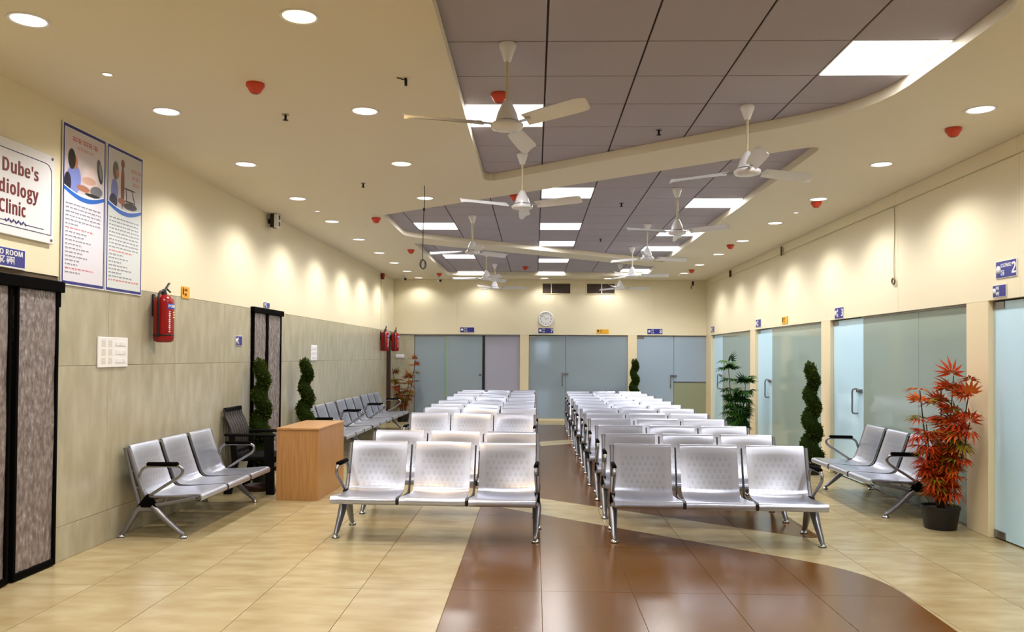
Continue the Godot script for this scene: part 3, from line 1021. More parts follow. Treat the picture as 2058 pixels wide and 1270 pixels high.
func build_desk_and_chair() -> void:
	var d := thing("counter", at(-2.465, 0, -8.97, -0.02), "light brown wooden counter table with closed sides left of the benches", "counter")
	part("countertop", box_mesh(Vector3(0.455, 0.022, 1.06), 0.002, Vector3(0, 0.745, 0)), M.wood_top, d)
	part("end_panel", span(-0.222, 0.222, 0.0, 0.734, 0.497, 0.522, 0.0015), M.wood, d)
	part("end_panel", span(-0.222, 0.222, 0.0, 0.734, -0.522, -0.497, 0.0015), M.wood, d)
	part("side_panel", span(0.199, 0.222, 0.0, 0.734, -0.496, 0.496, 0.0015), M.wood, d)
	part("shelf", span(-0.215, 0.198, 0.38, 0.40, -0.496, 0.496, 0.0015), M.wood, d)

	# black armchair between the counter and the wall, facing the counter
	var c := thing("armchair", at(-3.10, 0, -9.07, PI / 2), "black slatted wooden armchair behind the counter against the left wall", "armchair")
	var W := 0.28
	var st := begin()
	bx(st, Vector3(0, 0.385, 0.02), Vector3(0.50, 0.06, 0.46), 0.015)
	part("seat", done(st), M.black_matt, c)
	var curve := smooth_path([Vector3(0, 0.36, -0.19), Vector3(0, 0.50, -0.215), Vector3(0, 0.62, -0.205), Vector3(0, 0.74, -0.235), Vector3(0, 0.84, -0.285), Vector3(0, 0.925, -0.30)], 4)
	for k in 7:
		st = begin(true)
		var x := -0.225 + 0.075 * k
		var pts := []
		for p in curve: pts.append(p + Vector3(x, 0, 0))
		tube(st, pts, 0.038 if k in [0, 6] else 0.036, 6, 0.35, Vector3(0, 0, 1))
		part("back_slat", done(st), mat(Color(0.19, 0.165, 0.165), 0.45) if k == 0 else c.get_node("back_slat").material_override, c)
	for y in [[0.91, -0.298], [0.45, -0.208]]:
		st = begin()
		bx(st, Vector3(0, y[0], y[1]), Vector3(0.50, 0.05, 0.03), 0.008)
		part("back_rail", done(st), M.black_matt, c)
	for s in [-1.0, 1.0]:
		st = begin()
		bx(st, Vector3(W * s, 0.645, 0.0), Vector3(0.055, 0.03, 0.56), 0.01)
		part("arm", done(st), M.black_matt, c)
		var side := Transform3D(Basis(Vector3(0, 0, 1), Vector3(0, 1, 0), Vector3(-1, 0, 0)), Vector3(W * s, 0, 0))
		part("leg", prism_mesh(PackedVector2Array([Vector2(0.19, 0), Vector2(0.275, 0), Vector2(0.255, 0.635), Vector2(0.155, 0.635)]), -0.022, 0.022, side), M.black_matt, c)
		part("leg", prism_mesh(PackedVector2Array([Vector2(-0.28, 0), Vector2(-0.20, 0), Vector2(-0.12, 0.36), Vector2(-0.17, 0.635), Vector2(-0.225, 0.635), Vector2(-0.19, 0.36)]), -0.022, 0.022, side), M.black_matt, c)
	st = begin()
	bx(st, Vector3(0, 0.36, 0.235), Vector3(0.55, 0.055, 0.03), 0.005)
	bx(st, Vector3(0, 0.18, -0.2), Vector3(0.55, 0.04, 0.025), 0.005)
	part("stretcher", done(st), M.black_matt, c)

	var t := thing("round_tray", at(-3.095, 0, -9.08), "low round dark red-brown tray on the floor under the armchair", "tray")
	part("dish", lathe_mesh([Vector2(0, 0), Vector2(0.13, 0), Vector2(0.16, 0.05), Vector2(0.165, 0.062), Vector2(0.152, 0.062), Vector2(0.14, 0.02), Vector2(0, 0.018)], 24), M.tray, t)


# ------------------------------------------------------------------ plants

func leaf_mesh(fingers: int, length: float, wide: float, spread: float, droop: float) -> ArrayMesh:
	var st := begin()
	for f in fingers:
		var a := lerpf(-spread, spread, float(f) / (fingers - 1))
		var l := length * (1.0 - 0.35 * absf(a) / spread)
		var dir := Vector3(sin(a), 0, cos(a))
		var sd := Vector3(cos(a), 0, -sin(a))
		var base := dir * 0.01
		var mid := dir * l * 0.45 + Vector3(0, -droop * l * 0.2 + 0.006, 0)
		var tip := dir * l + Vector3(0, -droop * l, 0)
		var e1 := mid + sd * wide + Vector3(0, 0.004, 0)
		var e2 := mid - sd * wide + Vector3(0, 0.004, 0)
		tri(st, base, e1, mid)
		tri(st, mid, e1, tip)
		tri(st, base, mid, e2)
		tri(st, mid, tip, e2)
	return done(st)


func pot(o: Node3D, r: float, h: float, m: Material) -> void:
	part("pot", lathe_mesh([Vector2(0, 0), Vector2(r * 0.8, 0), Vector2(r * 0.97, h - 0.03), Vector2(r, h - 0.025), Vector2(r, h), Vector2(r * 0.93, h), Vector2(r * 0.9, h - 0.03), Vector2(0, h - 0.03)], 28, true), m, o)
	part("soil", lathe_mesh([Vector2(0, h - 0.028), Vector2(r * 0.89, h - 0.028), Vector2(r * 0.5, h - 0.018), Vector2(0, h - 0.015)], 16), M.soil, o)


# a plant of bare stems that carry fans of narrow leaves; limit keeps the leaves off the wall at local x = limit
func fan_plant(o: Node3D, stems: Array, shades: Array, leaf: Array, per: int, from: float, limit: float, size: float, sd: int) -> void:
	var r := RandomNumberGenerator.new()
	r.seed = sd
	for s in stems:
		var tip := Vector3(s[0], s[1], s[2])
		var base := Vector3(s[0] * 0.12, 0.14, s[2] * 0.12)
		var bend := Vector3(s[0] * 0.65, s[1] * 0.55, s[2] * 0.6)
		var path := smooth_path([base, base.lerp(bend, 0.5) + Vector3(0, 0.06, 0), bend, tip], 4)
		var st := begin(true)
		var radii := []
		for i in path.size(): radii.append(lerpf(0.011, 0.004, float(i) / path.size()))
		tube(st, path, radii, 6)
		var n := 0
		var stem := part("stem", done(st), M.stem, o)
		for k in int(per * s[3]):
			var t := lerpf(from, 1.02, pow((k + r.randf()) / (per * s[3]), 0.55))
			var p: Vector3 = path[mini(int(t * (path.size() - 1)), path.size() - 1)]
			var az := n * 2.4 + r.randf_range(-0.4, 0.4)
			n += 1
			var tilt := r.randf_range(-0.5, 0.6) if t < 0.93 else r.randf_range(-1.4, -0.1)
			var scale := r.randf_range(0.75, 1.1) * size
			var b := Basis.IDENTITY
			var out := p
			var clear := false
			for attempt in 14:
				b = (Basis(Vector3.UP, az) * Basis(Vector3.RIGHT, tilt)).scaled_local(Vector3.ONE * scale)
				out = p + Basis(Vector3.UP, az) * Vector3(0, 0.01, 0.05 * size)
				var bounds: AABB = Transform3D(b, out) * leaf[n % leaf.size()].get_aabb()
				clear = bounds.end.x < limit if limit > 0 else bounds.position.x > limit
				if clear: break
				az += 0.7
				if attempt > 7: scale *= 0.9
			if not clear: continue
			var shade: int = shades[mini(int(r.randf() * shades.size()), shades.size() - 1)]
			part("leaf", leaf[n % leaf.size()], M[("maple_%d" if limit != 99.0 else "palm_%d") % shade], o, Transform3D(b, out))


func topiary(o: Node3D, h: float, sd: int) -> void:
	var r := RandomNumberGenerator.new()
	r.seed = sd
	var st := begin(true)
	tube(st, [Vector3(0, 0.1, 0), Vector3(0, h * 0.9, 0)], 0.012, 6)
	part("stem", done(st), M.stem, o)
	# a ridge of clipped foliage that winds up round the stem, narrower towards the top
	st = begin(true)
	var pts := []
	var rad := []
	var turns := 3.7
	for i in 64:
		var t := i / 63.0
		var a := t * turns * TAU
		var off := lerpf(0.05, 0.022, t)
		pts.append(Vector3(cos(a) * off, lerpf(0.2, h - 0.06, t), sin(a) * off))
		rad.append(lerpf(0.110, 0.072, t) * (1.0 if i > 0 and i < 63 else 0.5) * r.randf_range(0.93, 1.07))
	st.set_color(Color(0.012, 0.022, 0.004))
	tube(st, pts, rad, 9)
	st.set_smooth_group(-1)
	for k in 5200:
		var i := r.randi_range(0, 63)
		var d := Vector3(r.randfn(), r.randfn() * 0.8, r.randfn()).normalized()
		var p: Vector3 = pts[i] + Vector3(0, r.randf_range(-0.01, 0.01), 0) + d * rad[i] * r.randf_range(0.8, 1.04)
		var u := d.cross(Vector3(r.randfn(), r.randfn(), r.randfn())).normalized()
		var w := (d + Vector3(r.randfn(), r.randfn(), r.randfn()) * 0.35).normalized()
		var s := r.randf_range(0.010, 0.019)
		st.set_color(Color(0.022, 0.045, 0.006).lerp(Color(0.075, 0.105, 0.014), r.randf()))
		quad(st, p - u * s * 0.6, p + w * s - u * s * 0.3, p + w * s * 1.5 + u * s * 0.2, p + u * s * 0.6)
	var f := part("foliage", done(st), M.topiary, o)
	f.set_meta("kind", "stuff")


func build_plants() -> void:
	var maple := [leaf_mesh(9, 0.18, 0.0125, 1.7, 0.25), leaf_mesh(7, 0.17, 0.014, 1.4, 0.45), leaf_mesh(7, 0.15, 0.014, 1.2, 0.1)]
	var p := thing("maple_plant", at(3.67, 0, -7.45), "tall potted plant with red-orange pointed leaves beside the right bench", "potted plant", "red-leaved potted plants")
	pot(p, 0.165, 0.205, M.pot)
	fan_plant(p, [[-0.19, 1.24, 0.02, 0.8], [0.05, 1.38, 0.14, 1.2], [0.06, 1.05, 0.18, 1.0], [-0.17, 0.94, 0.1, 0.9], [0.02, 0.72, 0.12, 0.8], [-0.1, 0.58, 0.1, 0.6], [0.02, 1.24, -0.02, 0.8], [0.10, 1.33, 0.33, 1.2], [0.09, 0.98, 0.33, 0.8]], [0, 1, 0, 2, 1, 0], maple, 34, 0.28, 0.215, 1.0, 4)
	p = thing("maple_plant", at(-3.02, 0, -18.62), "tall potted plant with rusty red leaves in the back left corner", "potted plant", "red-leaved potted plants")
	pot(p, 0.15, 0.19, M.pot)
	fan_plant(p, [[-0.24, 1.22, 0.05, 0.8], [0.30, 1.42, 0.1, 1.1], [0.16, 1.1, 0.1, 1.0], [-0.08, 0.95, 0.1, 1.0], [0.0, 0.7, 0.1, 0.8]], [3, 3, 0, 2], maple, 24, 0.28, -0.31, 1.0, 14)
	var palm := [leaf_mesh(9, 0.19, 0.015, 1.5, 0.3), leaf_mesh(9, 0.17, 0.016, 1.4, 0.5)]
	p = thing("palm_plant", at(3.52, 0, -14.2), "dark green leafy potted plant in front of the right glass partition", "potted plant")
	pot(p, 0.15, 0.2, M.pot)
	fan_plant(p, [[-0.17, 1.46, 0.05, 1.0], [0.14, 1.2, 0.08, 1.1], [0.05, 0.85, 0.1, 1.0], [-0.12, 0.9, 0.05, 0.8], [0.1, 0.65, 0.1, 0.8]], [0, 0, 1], palm, 38, 0.33, 99.0, 1.1, 21)
	var spots := [[-3.245, -9.58, "spiral topiary behind the black armchair at the left wall"], [-3.2, -11.3, "spiral topiary left of the far wall benches, behind the counter"], [2.30, -18.7, "spiral topiary at the back wall right of the wide frosted pane"], [3.65, -10.78, "spiral topiary by the right wall behind the front bench"]]
	var first: Node3D = null
	for i in spots.size():
		var s: Array = spots[i]
		if first == null:
			first = thing("spiral_topiary", at(s[0], 0, s[1], 0.6), s[2] + ", clipped dark green", "topiary", "clipped spiral topiaries")
			topiary(first, 1.49, 77)
			pot(first, 0.11, 0.13, M.pot)
		else:
			copy_of(first, at(s[0], 0, s[1], [0.6, 1.4, 2.2, 0.1][i]), s[2] + ", clipped dark green")


# ------------------------------------------------------------------ signs and posters

func build_signs() -> void:
	# the clinic board
	var s := thing("sign_board", lw(5.28, 2.618, 0.004), "white clinic name board with dark red letters above the wrapped door", "sign")
	part("board", box_mesh(Vector3(0.84, 0.63, 0.02), 0.003, Vector3(0, 0, 0.01)), M.white_gloss, s)
	var st := begin()
	var outer := rounded([[-0.40, 0.245, 0], [0.385, 0.245, 0.08], [0.385, -0.255, 0], [-0.40, -0.255, 0]])
	var line := []
	for p in outer: line.append(Vector3(p.x, p.y, 0.0205))
	tube(st, line, 0.0028, 6)
	part("border_line", done(st), M.navy, s)
	for w in [["Dr. Dube's", 0.137, 0.575, -0.055], ["Cardiology", -0.005, 0.60, -0.067], ["Clinic", -0.135, 0.27, -0.035]]:
		var tm := words(w[0], 0.076, true, 1.0, 0.002)
		var wide: float = tm.get_aabb().size.x
		part("lettering", tm, M.maroon, s, Transform3D(Basis.from_scale(Vector3(w[2] / wide, 1.15, 1)), Vector3(w[3], w[1], 0.0212)))
	st = begin()
	for k in 9: bx(st, Vector3(-0.1 + 0.025 * k, -0.225 + 0.008 * (k % 2), 0.021), Vector3(0.024, 0.012, 0.002), 0, Basis(Vector3.BACK, 0.7 if k % 2 else -0.7))
	bx(st, Vector3(0.20, -0.225, 0.021), Vector3(0.2, 0.005, 0.002), 0)
	bx(st, Vector3(-0.22, -0.225, 0.021), Vector3(0.22, 0.005, 0.002), 0)
	part("ornament", done(st), M.navy, s)
	for c in [[-0.39, 0.29], [0.39, 0.29], [-0.39, -0.29], [0.39, -0.29]]:
		part("screw", lathe_mesh([Vector2(0.011, 0), Vector2(0.009, 0.006), Vector2(0, 0.008)], 12), M.steel, s, Transform3D(Basis(Vector3.RIGHT, PI / 2), Vector3(c[0], c[1], 0.02)))

	s = thing("door_sign", lw(5.16, 2.155, 0.003), "blue echo room sign over the wrapped door at the left edge", "sign", "blue room signs")
	part("board", box_mesh(Vector3(0.50, 0.135, 0.006), 0.001, Vector3(0, 0, 0.003)), M.white, s)
	part("face", box_mesh(Vector3(0.488, 0.118, 0.002), 0.0005, Vector3(0, 0.003, 0.0068)), M.blue, s)
	var tw := words("2D ECHO ROOM", 0.034, true, 1.0, 0.002)
	part("lettering", tw, M.white, s, Transform3D(Basis.from_scale(Vector3(0.44 / tw.get_aabb().size.x, 1, 1)), Vector3(0, 0.033, 0.0085)))
	st = begin()
	stroke_words(st, [[0, 1], [2, 1], [2, 3, 0], [3, 4, 1]], -0.19, -0.04, 0.044, 0.0085)
	part("lettering", done(st), M.white, s)

	# blue and amber signs on the walls: place, width, height, label, number, kind
	var list := [
		[lw(10.25, 2.155, 0.003), 0.20, 0.07, "blue sign over the second wrapped door on the left wall", "", "blue"],
		[lw(9.31, 1.683, 0.003), 0.19, 0.115, "blue notice on the left wall tiles beside the second wrapped door", "", "blue"],
		[lw(7.90, 2.13, 0.003), 0.17, 0.115, "amber sign on the left wall just right of the fire extinguisher", "", "amber"],
		[bw(-1.59, 2.135, 0.003), 0.34, 0.125, "blue sign over the sliding door on the back wall", "", "blue"],
		[bw(0.264, 2.125, 0.003), 0.36, 0.13, "blue sign numbered 7 below the wall clock", "7", "blue"],
		[bw(1.595, 2.115, 0.003), 0.29, 0.10, "amber sign over the wide frosted pane on the back wall", "", "amber"],
		[bw(2.817, 2.12, 0.003), 0.36, 0.13, "blue sign numbered 8 over the right door of the back wall", "8", "blue"],
		[rw(18.37, 2.15, 0.003), 0.36, 0.14, "blue sign on the right wall nearest the back corner", "", "blue"],
		[rw(14.5, 2.135, 0.003), 0.33, 0.14, "blue sign over the second glass door from the back on the right wall", "", "blue"],
		[rw(12.93, 2.12, 0.003), 0.30, 0.115, "amber sign on the right wall between two blue signs", "", "amber"],
		[rw(10.58, 2.11, 0.003), 0.30, 0.145, "blue sign numbered 3 over the pale blue door behind the right bench", "3", "blue"],
		[rw(6.90, 1.955 + 0.145, 0.003), 0.20, 0.105, "small blue sign above the door nearest the camera on the right wall", "", "blue"],
		[rw(6.80, 2.275, 0.003), 0.30, 0.145, "large blue sign numbered 2 at the right edge of the hall", "2", "blue"]]
	for q in list:
		var w: float = q[1]
		var h: float = q[2]
		var o := thing("wall_sign" if q[5] == "blue" else "amber_sign", q[0], q[3], "sign", "blue room signs" if q[5] == "blue" else "amber wall signs")
		part("board", box_mesh(Vector3(w, h, 0.006), 0.001, Vector3(0, 0, 0.003)), M.white if q[5] == "blue" else M.amber, o)
		st = begin()
		if q[5] == "blue":
			part("face", box_mesh(Vector3(w - 0.01, h - 0.01, 0.002), 0.0005, Vector3(0, 0, 0.0068)), M.blue, o)
			var x0 := -w * 0.24
			var x1 := w * (0.28 if q[4] != "" else 0.44)
			part("emblem", lathe_mesh([Vector2(h * 0.24, 0), Vector2(h * 0.24, 0.002), Vector2(0, 0.002)], 16), M.white, o, Transform3D(Basis(Vector3.RIGHT, PI / 2), Vector3(-w * 0.36, 0, 0.0078)))
			var n := maxi(3, int((x1 - x0) / (h * 0.2)))
			var row := []
			for k in n / 2: row.append((k * 3 + n) % 5)
			if q[4] == "2":
				var tm := words("CLINIC", h * 0.2, true, 1.0, 0.002)
				part("lettering", tm, M.white, o, Transform3D(Basis.from_scale(Vector3((x1 - x0) / tm.get_aabb().size.x, 1, 1)), Vector3((x0 + x1) / 2, h * 0.22, 0.0085)))
			else:
				stroke_words(st, [row], x0, h * 0.08, h * 0.26, 0.0085)
			stroke_words(st, [row], x0, -h * 0.36, h * 0.28, 0.0085)
			part("lettering", done(st), M.white, o)
			if q[4] != "": part("numeral", words(q[4], h * 0.62, true, 1.0, 0.002), M.white, o, Transform3D(Basis.IDENTITY, Vector3(w * 0.38, 0, 0.0085)))
		else:
			bx(st, Vector3(-w * 0.36, h * 0.06, 0.007), Vector3(w * 0.13, h * 0.5, 0.002), 0)
			bx(st, Vector3(-w * 0.36, h * 0.36, 0.007), Vector3(w * 0.06, h * 0.16, 0.002), 0)
			part("pictogram", done(st), M.ink, o)
			st = begin()
			stroke_words(st, [[0, 3, 1, 2]], -w * 0.2, h * 0.1, h * 0.22, 0.007)
			stroke_words(st, [[2, 4, 1]], -w * 0.2, -h * 0.3, h * 0.22, 0.007)
			part("lettering", done(st), M.maroon, o)

	# two tall printed posters
	for k in 2:
		var o := thing("poster", lw([6.108, 6.71][k], 2.632, 0.003), ["tall blue-edged health poster showing a seated woman at a scanner, left of the two", "tall blue-edged health poster showing a treadmill, right of the two"][k], "poster", "pair of health posters")
		part("backing", box_mesh(Vector3(0.585, 1.2, 0.008), 0.001, Vector3(0, 0, 0.004)), M.white, o)
		st = begin()
		quad_uv(st, [Vector3(-0.285, -0.592, 0.0085), Vector3(0.285, -0.592, 0.0085), Vector3(0.285, 0.592, 0.0085), Vector3(-0.285, 0.592, 0.0085)], [Vector2(0, 1), Vector2(1, 1), Vector2(1, 0), Vector2(0, 0)])
		var pm := mat(Color.WHITE, 0.22)
		pm.albedo_texture = poster_print(k)
		part("print", done(st), pm, o)


func blob(im: Image, cx: float, cy: float, rx: float, ry: float, c: Color, soft := 0.15, lean := 0.0) -> void:
	for y in range(maxi(0, int(cy - ry * 1.2)), mini(im.get_height(), int(cy + ry * 1.2))):
		for x in range(maxi(0, int(cx - rx * 1.2 - absf(lean) * ry)), mini(im.get_width(), int(cx + rx * 1.2 + absf(lean) * ry))):
			var dx := (x - cx - lean * (y - cy)) / rx
			var dy := (y - cy) / ry
			var d := dx * dx + dy * dy
			if d < 1.0: im.set_pixel(x, y, im.get_pixel(x, y).lerp(c, clampf((1.0 - d) / soft, 0, 1)))


func heading_print(im: Image, x0: int, y0: int, w: int, h: int, c: Color) -> void:   # a line of letters hung from a head line
	var x := x0
	var n := 0
	while x < x0 + w:
		var l := int(h * (0.6 + 0.2 * (n % 3)))
		im.fill_rect(Rect2i(x, y0, l, maxi(2, h / 8)), c)
		im.fill_rect(Rect2i(x + l - h / 5, y0, maxi(2, h / 6), h), c)
		im.fill_rect(Rect2i(x + 2, y0 + h / 2, l - h / 5, maxi(2, h / 7)), c)
		if n % 2: im.fill_rect(Rect2i(x + 2, y0 + h / 3, maxi(2, h / 7), h / 2), c)
		x += l + (h / 2 if n % 4 == 3 else 1)
		n += 1


func poster_print(k: int) -> ImageTexture:
	var r := RandomNumberGenerator.new()
	r.seed = 50 + k
	var w := 360
	var h := 748
	var im := Image.create(w, h, false, Image.FORMAT_RGB8)
	im.fill(Color(0.12, 0.13, 0.47))
	im.fill_rect(Rect2i(10, 14, w - 20, h - 28), Color(0.86, 0.85, 0.89) if k == 0 else Color(0.82, 0.84, 0.84))
	im.fill_rect(Rect2i(14, 18, w - 28, 290), Color(0.80, 0.76, 0.78) if k == 0 else Color(0.76, 0.75, 0.77))
	var red := Color(0.66, 0.12, 0.16)
	var skin := Color(0.72, 0.48, 0.38)
	var shirt := Color(0.48, 0.53, 0.80)
	var hair := Color(0.07, 0.05, 0.06)
	if k == 0:
		heading_print(im, 70, 48, 210, 24, red)
		heading_print(im, 110, 88, 130, 15, red.lerp(Color.WHITE, 0.3))
		blob(im, 225, 210, 80, 62, Color(0.93, 0.86, 0.86), 0.8)
		blob(im, 310, 165, 26, 62, Color(0.14, 0.15, 0.16), 0.2, 0.2)
		blob(im, 316, 165, 14, 42, Color(0.45, 0.5, 0.48), 0.3, 0.2)
		blob(im, 85, 250, 62, 78, shirt, 0.2, -0.1)
		blob(im, 36, 270, 30, 50, Color(0.12, 0.12, 0.2), 0.3)
		blob(im, 92, 165, 26, 36, skin, 0.2)
		blob(im, 68, 155, 32, 50, hair, 0.2)
		blob(im, 215, 232, 68, 22, skin.lerp(Color.WHITE, 0.35), 0.4, -0.6)
		blob(im, 165, 278, 60, 17, skin.darkened(0.1), 0.3)
		blob(im, 280, 272, 58, 30, Color(0.42, 0.42, 0.45), 0.3, -0.4)
		blob(im, 255, 298, 80, 9, Color(0.12, 0.12, 0.14), 0.3)
	else:
		for i in 3: heading_print(im, 235 + 10 * i, 80 + 36 * i, 100 - 22 * i, 20, red.lerp(Color.WHITE, 0.2))
		blob(im, 150, 190, 20, 125, Color(0.50, 0.28, 0.25), 0.3)
		blob(im, 150, 72, 20, 24, Color(0.48, 0.28, 0.24), 0.2)
		blob(im, 70, 230, 38, 70, shirt.darkened(0.1), 0.3)
		blob(im, 60, 282, 42, 40, Color(0.16, 0.15, 0.28), 0.3)
		blob(im, 80, 120, 32, 50, Color(0.32, 0.30, 0.31), 0.3)
		blob(im, 96, 135, 18, 28, skin.darkened(0.1), 0.4)
		for q in [[220, 196, 70, 4, 0.0], [265, 235, 5, 50, 0.5], [190, 235, 5, 50, 0.1], [225, 262, 60, 5, 0.0]]: blob(im, q[0], q[1], q[2], q[3], Color(0.12, 0.12, 0.13), 0.4, q[4])
		blob(im, 232, 285, 75, 20, Color(0.20, 0.19, 0.2), 0.3, -0.6)
		blob(im, 140, 270, 40, 18, skin.darkened(0.2), 0.3)
	# the blue wave under the picture, then paragraphs
	for x in range(10, w - 10):
		var u := (x - 10.0) / (w - 20)
		var y := 292 + int(30.0 * sin(u * PI))
		im.fill_rect(Rect2i(x, y, 1, 300 - 282 + int(6 * sin(u * PI))), Color(0.10, 0.38, 0.76))
		im.fill_rect(Rect2i(x, y - 5, 1, 5), Color(0.93, 0.94, 0.95))
		im.fill_rect(Rect2i(x, y + 18 + int(6 * sin(u * PI)), 1, 45 - int(30.0 * sin(u * PI))), Color(0.86, 0.85, 0.89) if k == 0 else Color(0.82, 0.84, 0.84))
	var ink := Color(0.28, 0.27, 0.38)
	var y := 366
	var n := 0
	while y < h - 40:
		var heading := (n in [6, 16]) if k == 0 else (n in [9])
		var late := k == 1 and n > 16
		var end := 326 if (n < 5 or late) else r.randi_range(120, 260)
		if k == 1 and n < 9: end = 326
		if heading: end = 260
		var x := 24
		while x < end:
			var l := mini(r.randi_range(12, 34), end - x)
			im.fill_rect(Rect2i(x, y, l, 3), (red if heading or late else ink))
			for q in range(0, l, 5): im.fill_rect(Rect2i(x + q, y + 3, 2, r.randi_range(3, 7)), (red if heading or late else ink))
			x += l + 7
		y += 19
		n += 1
	return ImageTexture.create_from_image(im)


# ------------------------------------------------------------------ small things on the ceiling

func build_ceiling_devices() -> void:
	var proto: Node3D = null
	var spots := [[-1.867, CEIL, -5.315, "on the plaster left of the nearest fan"], [-0.264, TILE, -5.762, "in the nearest recess behind the nearest fan"], [-0.239, TILE, -9.423, "behind the second fan in the second recess"], [-2.09, CEIL, -10.573, "on the left beside the corner of the second recess"], [-2.119, CEIL, -13.772, "on the left beside the last beam"], [-2.094, CEIL, -17.69, "in the back left of the plaster ceiling"], [-0.201, TILE, -17.021, "in the last recess near the middle"], [3.259, CEIL, -6.399, "on the right, nearest the camera"], [3.243, CEIL, -9.43, "on the right beside a downlight, second from the camera"], [3.124, CEIL, -13.045, "on the right, third from the camera"], [3.227, CEIL, -16.789, "on the right, nearest the back wall"]]
	for s in spots:
		if proto == null:
			proto = thing("alarm_sounder", at(s[0], s[1], s[2]), "red fire alarm sounder " + s[3], "fire alarm", "red ceiling alarm sounders")
			part("base", lathe_mesh([Vector2(0.056, -0.026), Vector2(0.06, -0.02), Vector2(0.06, 0), Vector2(0, 0)], 24), M.alarm, proto)
			part("bowl", lathe_mesh([Vector2(0, -0.066), Vector2(0.026, -0.066), Vector2(0.036, -0.058), Vector2(0.052, -0.03), Vector2(0.055, -0.0255), Vector2(0, -0.0255)], 24), M.alarm, proto)
			part("grille", lathe_mesh([Vector2(0, -0.0675), Vector2(0.02, -0.0675), Vector2(0.022, -0.0655), Vector2(0, -0.0655)], 16), M.alarm_dark, proto)
		else: copy_of(proto, at(s[0], s[1], s[2]), "red fire alarm sounder " + s[3])
	proto = null
	spots = [[-1.877, CEIL, -6.004, "on the plaster between two downlights, nearest on the left"], [-1.805, CEIL, -8.423, "on the plaster, second from the camera on the left"], [1.016, TILE, -6.70, "in the nearest recess near the first beam"], [1.05, TILE, -9.906, "in the second recess, nearer of two"], [1.042, TILE, -12.938, "in the second recess, farther of two"]]
	for s in spots:
		if proto == null:
			proto = thing("sprinkler", at(s[0], s[1], s[2]), "small dark fire sprinkler head " + s[3], "sprinkler", "sprinkler heads")
			part("escutcheon", lathe_mesh([Vector2(0.024, -0.004), Vector2(0.028, 0.0), Vector2(0, 0)], 16), M.steel, proto)
			var st := begin(true)
			lathe(st, [Vector2(0.009, -0.04), Vector2(0.009, -0.003), Vector2(0, -0.003)], 10)
			part("nozzle", done(st), M.dark_plate, proto)
			part("deflector", lathe_mesh([Vector2(0, -0.046), Vector2(0.021, -0.045), Vector2(0.021, -0.042), Vector2(0, -0.040)], 14), M.dark_plate, proto)
		else: copy_of(proto, at(s[0], s[1], s[2]), "small dark fire sprinkler head " + s[3])
	var h := thing("ceiling_hook", at(-0.848, CEIL, -5.217), "bent black wire end sticking out of the ceiling left of the nearest fan", "hook")
	var st := begin(true)
	tube(st, smooth_path([Vector3(-0.004, 0.0, 0), Vector3(-0.01, -0.01, 0), Vector3(-0.035, -0.006, 0.01), Vector3(-0.055, -0.002, 0.015)], 3), 0.004, 6)
	part("wire", done(st), M.black, h)
	st = begin(true)
	tube(st, [Vector3(0, 0, 0), Vector3(0.002, -0.012, 0.0), Vector3(0.003, -0.05, 0.0)], [0.008, 0.01, 0.009], 8)
	part("plug", done(st), M.black, h)
	# hanging cable with a coil at its end
	var c := thing("hanging_cable", at(-1.18, CEIL, -8.55), "thin dark cable hanging from the ceiling with a small coil at its end", "cable")
	st = begin(true)
	tube(st, smooth_path([Vector3(0, 0, 0), Vector3(0.004, -0.18, 0), Vector3(-0.006, -0.4, 0), Vector3(-0.012, -0.78, 0)], 4), 0.0042, 6)
	part("cord", done(st), M.dark_plate, c)
	st = begin(true)
	for k in 2:
		var loop := []
		for i in 13:
			var a := TAU * i / 12.0
			loop.append(Vector3(-0.012 + 0.028 * sin(a) + 0.012 * k, -0.83 + 0.048 * cos(a) - 0.01 * k, 0.012 * k + 0.008 * sin(a * 2)))
		tube(st, loop, 0.0048, 6)
	part("coil", done(st), M.dark_plate, c)
	st = begin(true)
	lathe(st, [Vector2(0, -0.27), Vector2(0.011, -0.268), Vector2(0.012, -0.24), Vector2(0, -0.235)], 10)
	part("connector", done(st), M.black, c)


# ------------------------------------------------------------------ things on the walls

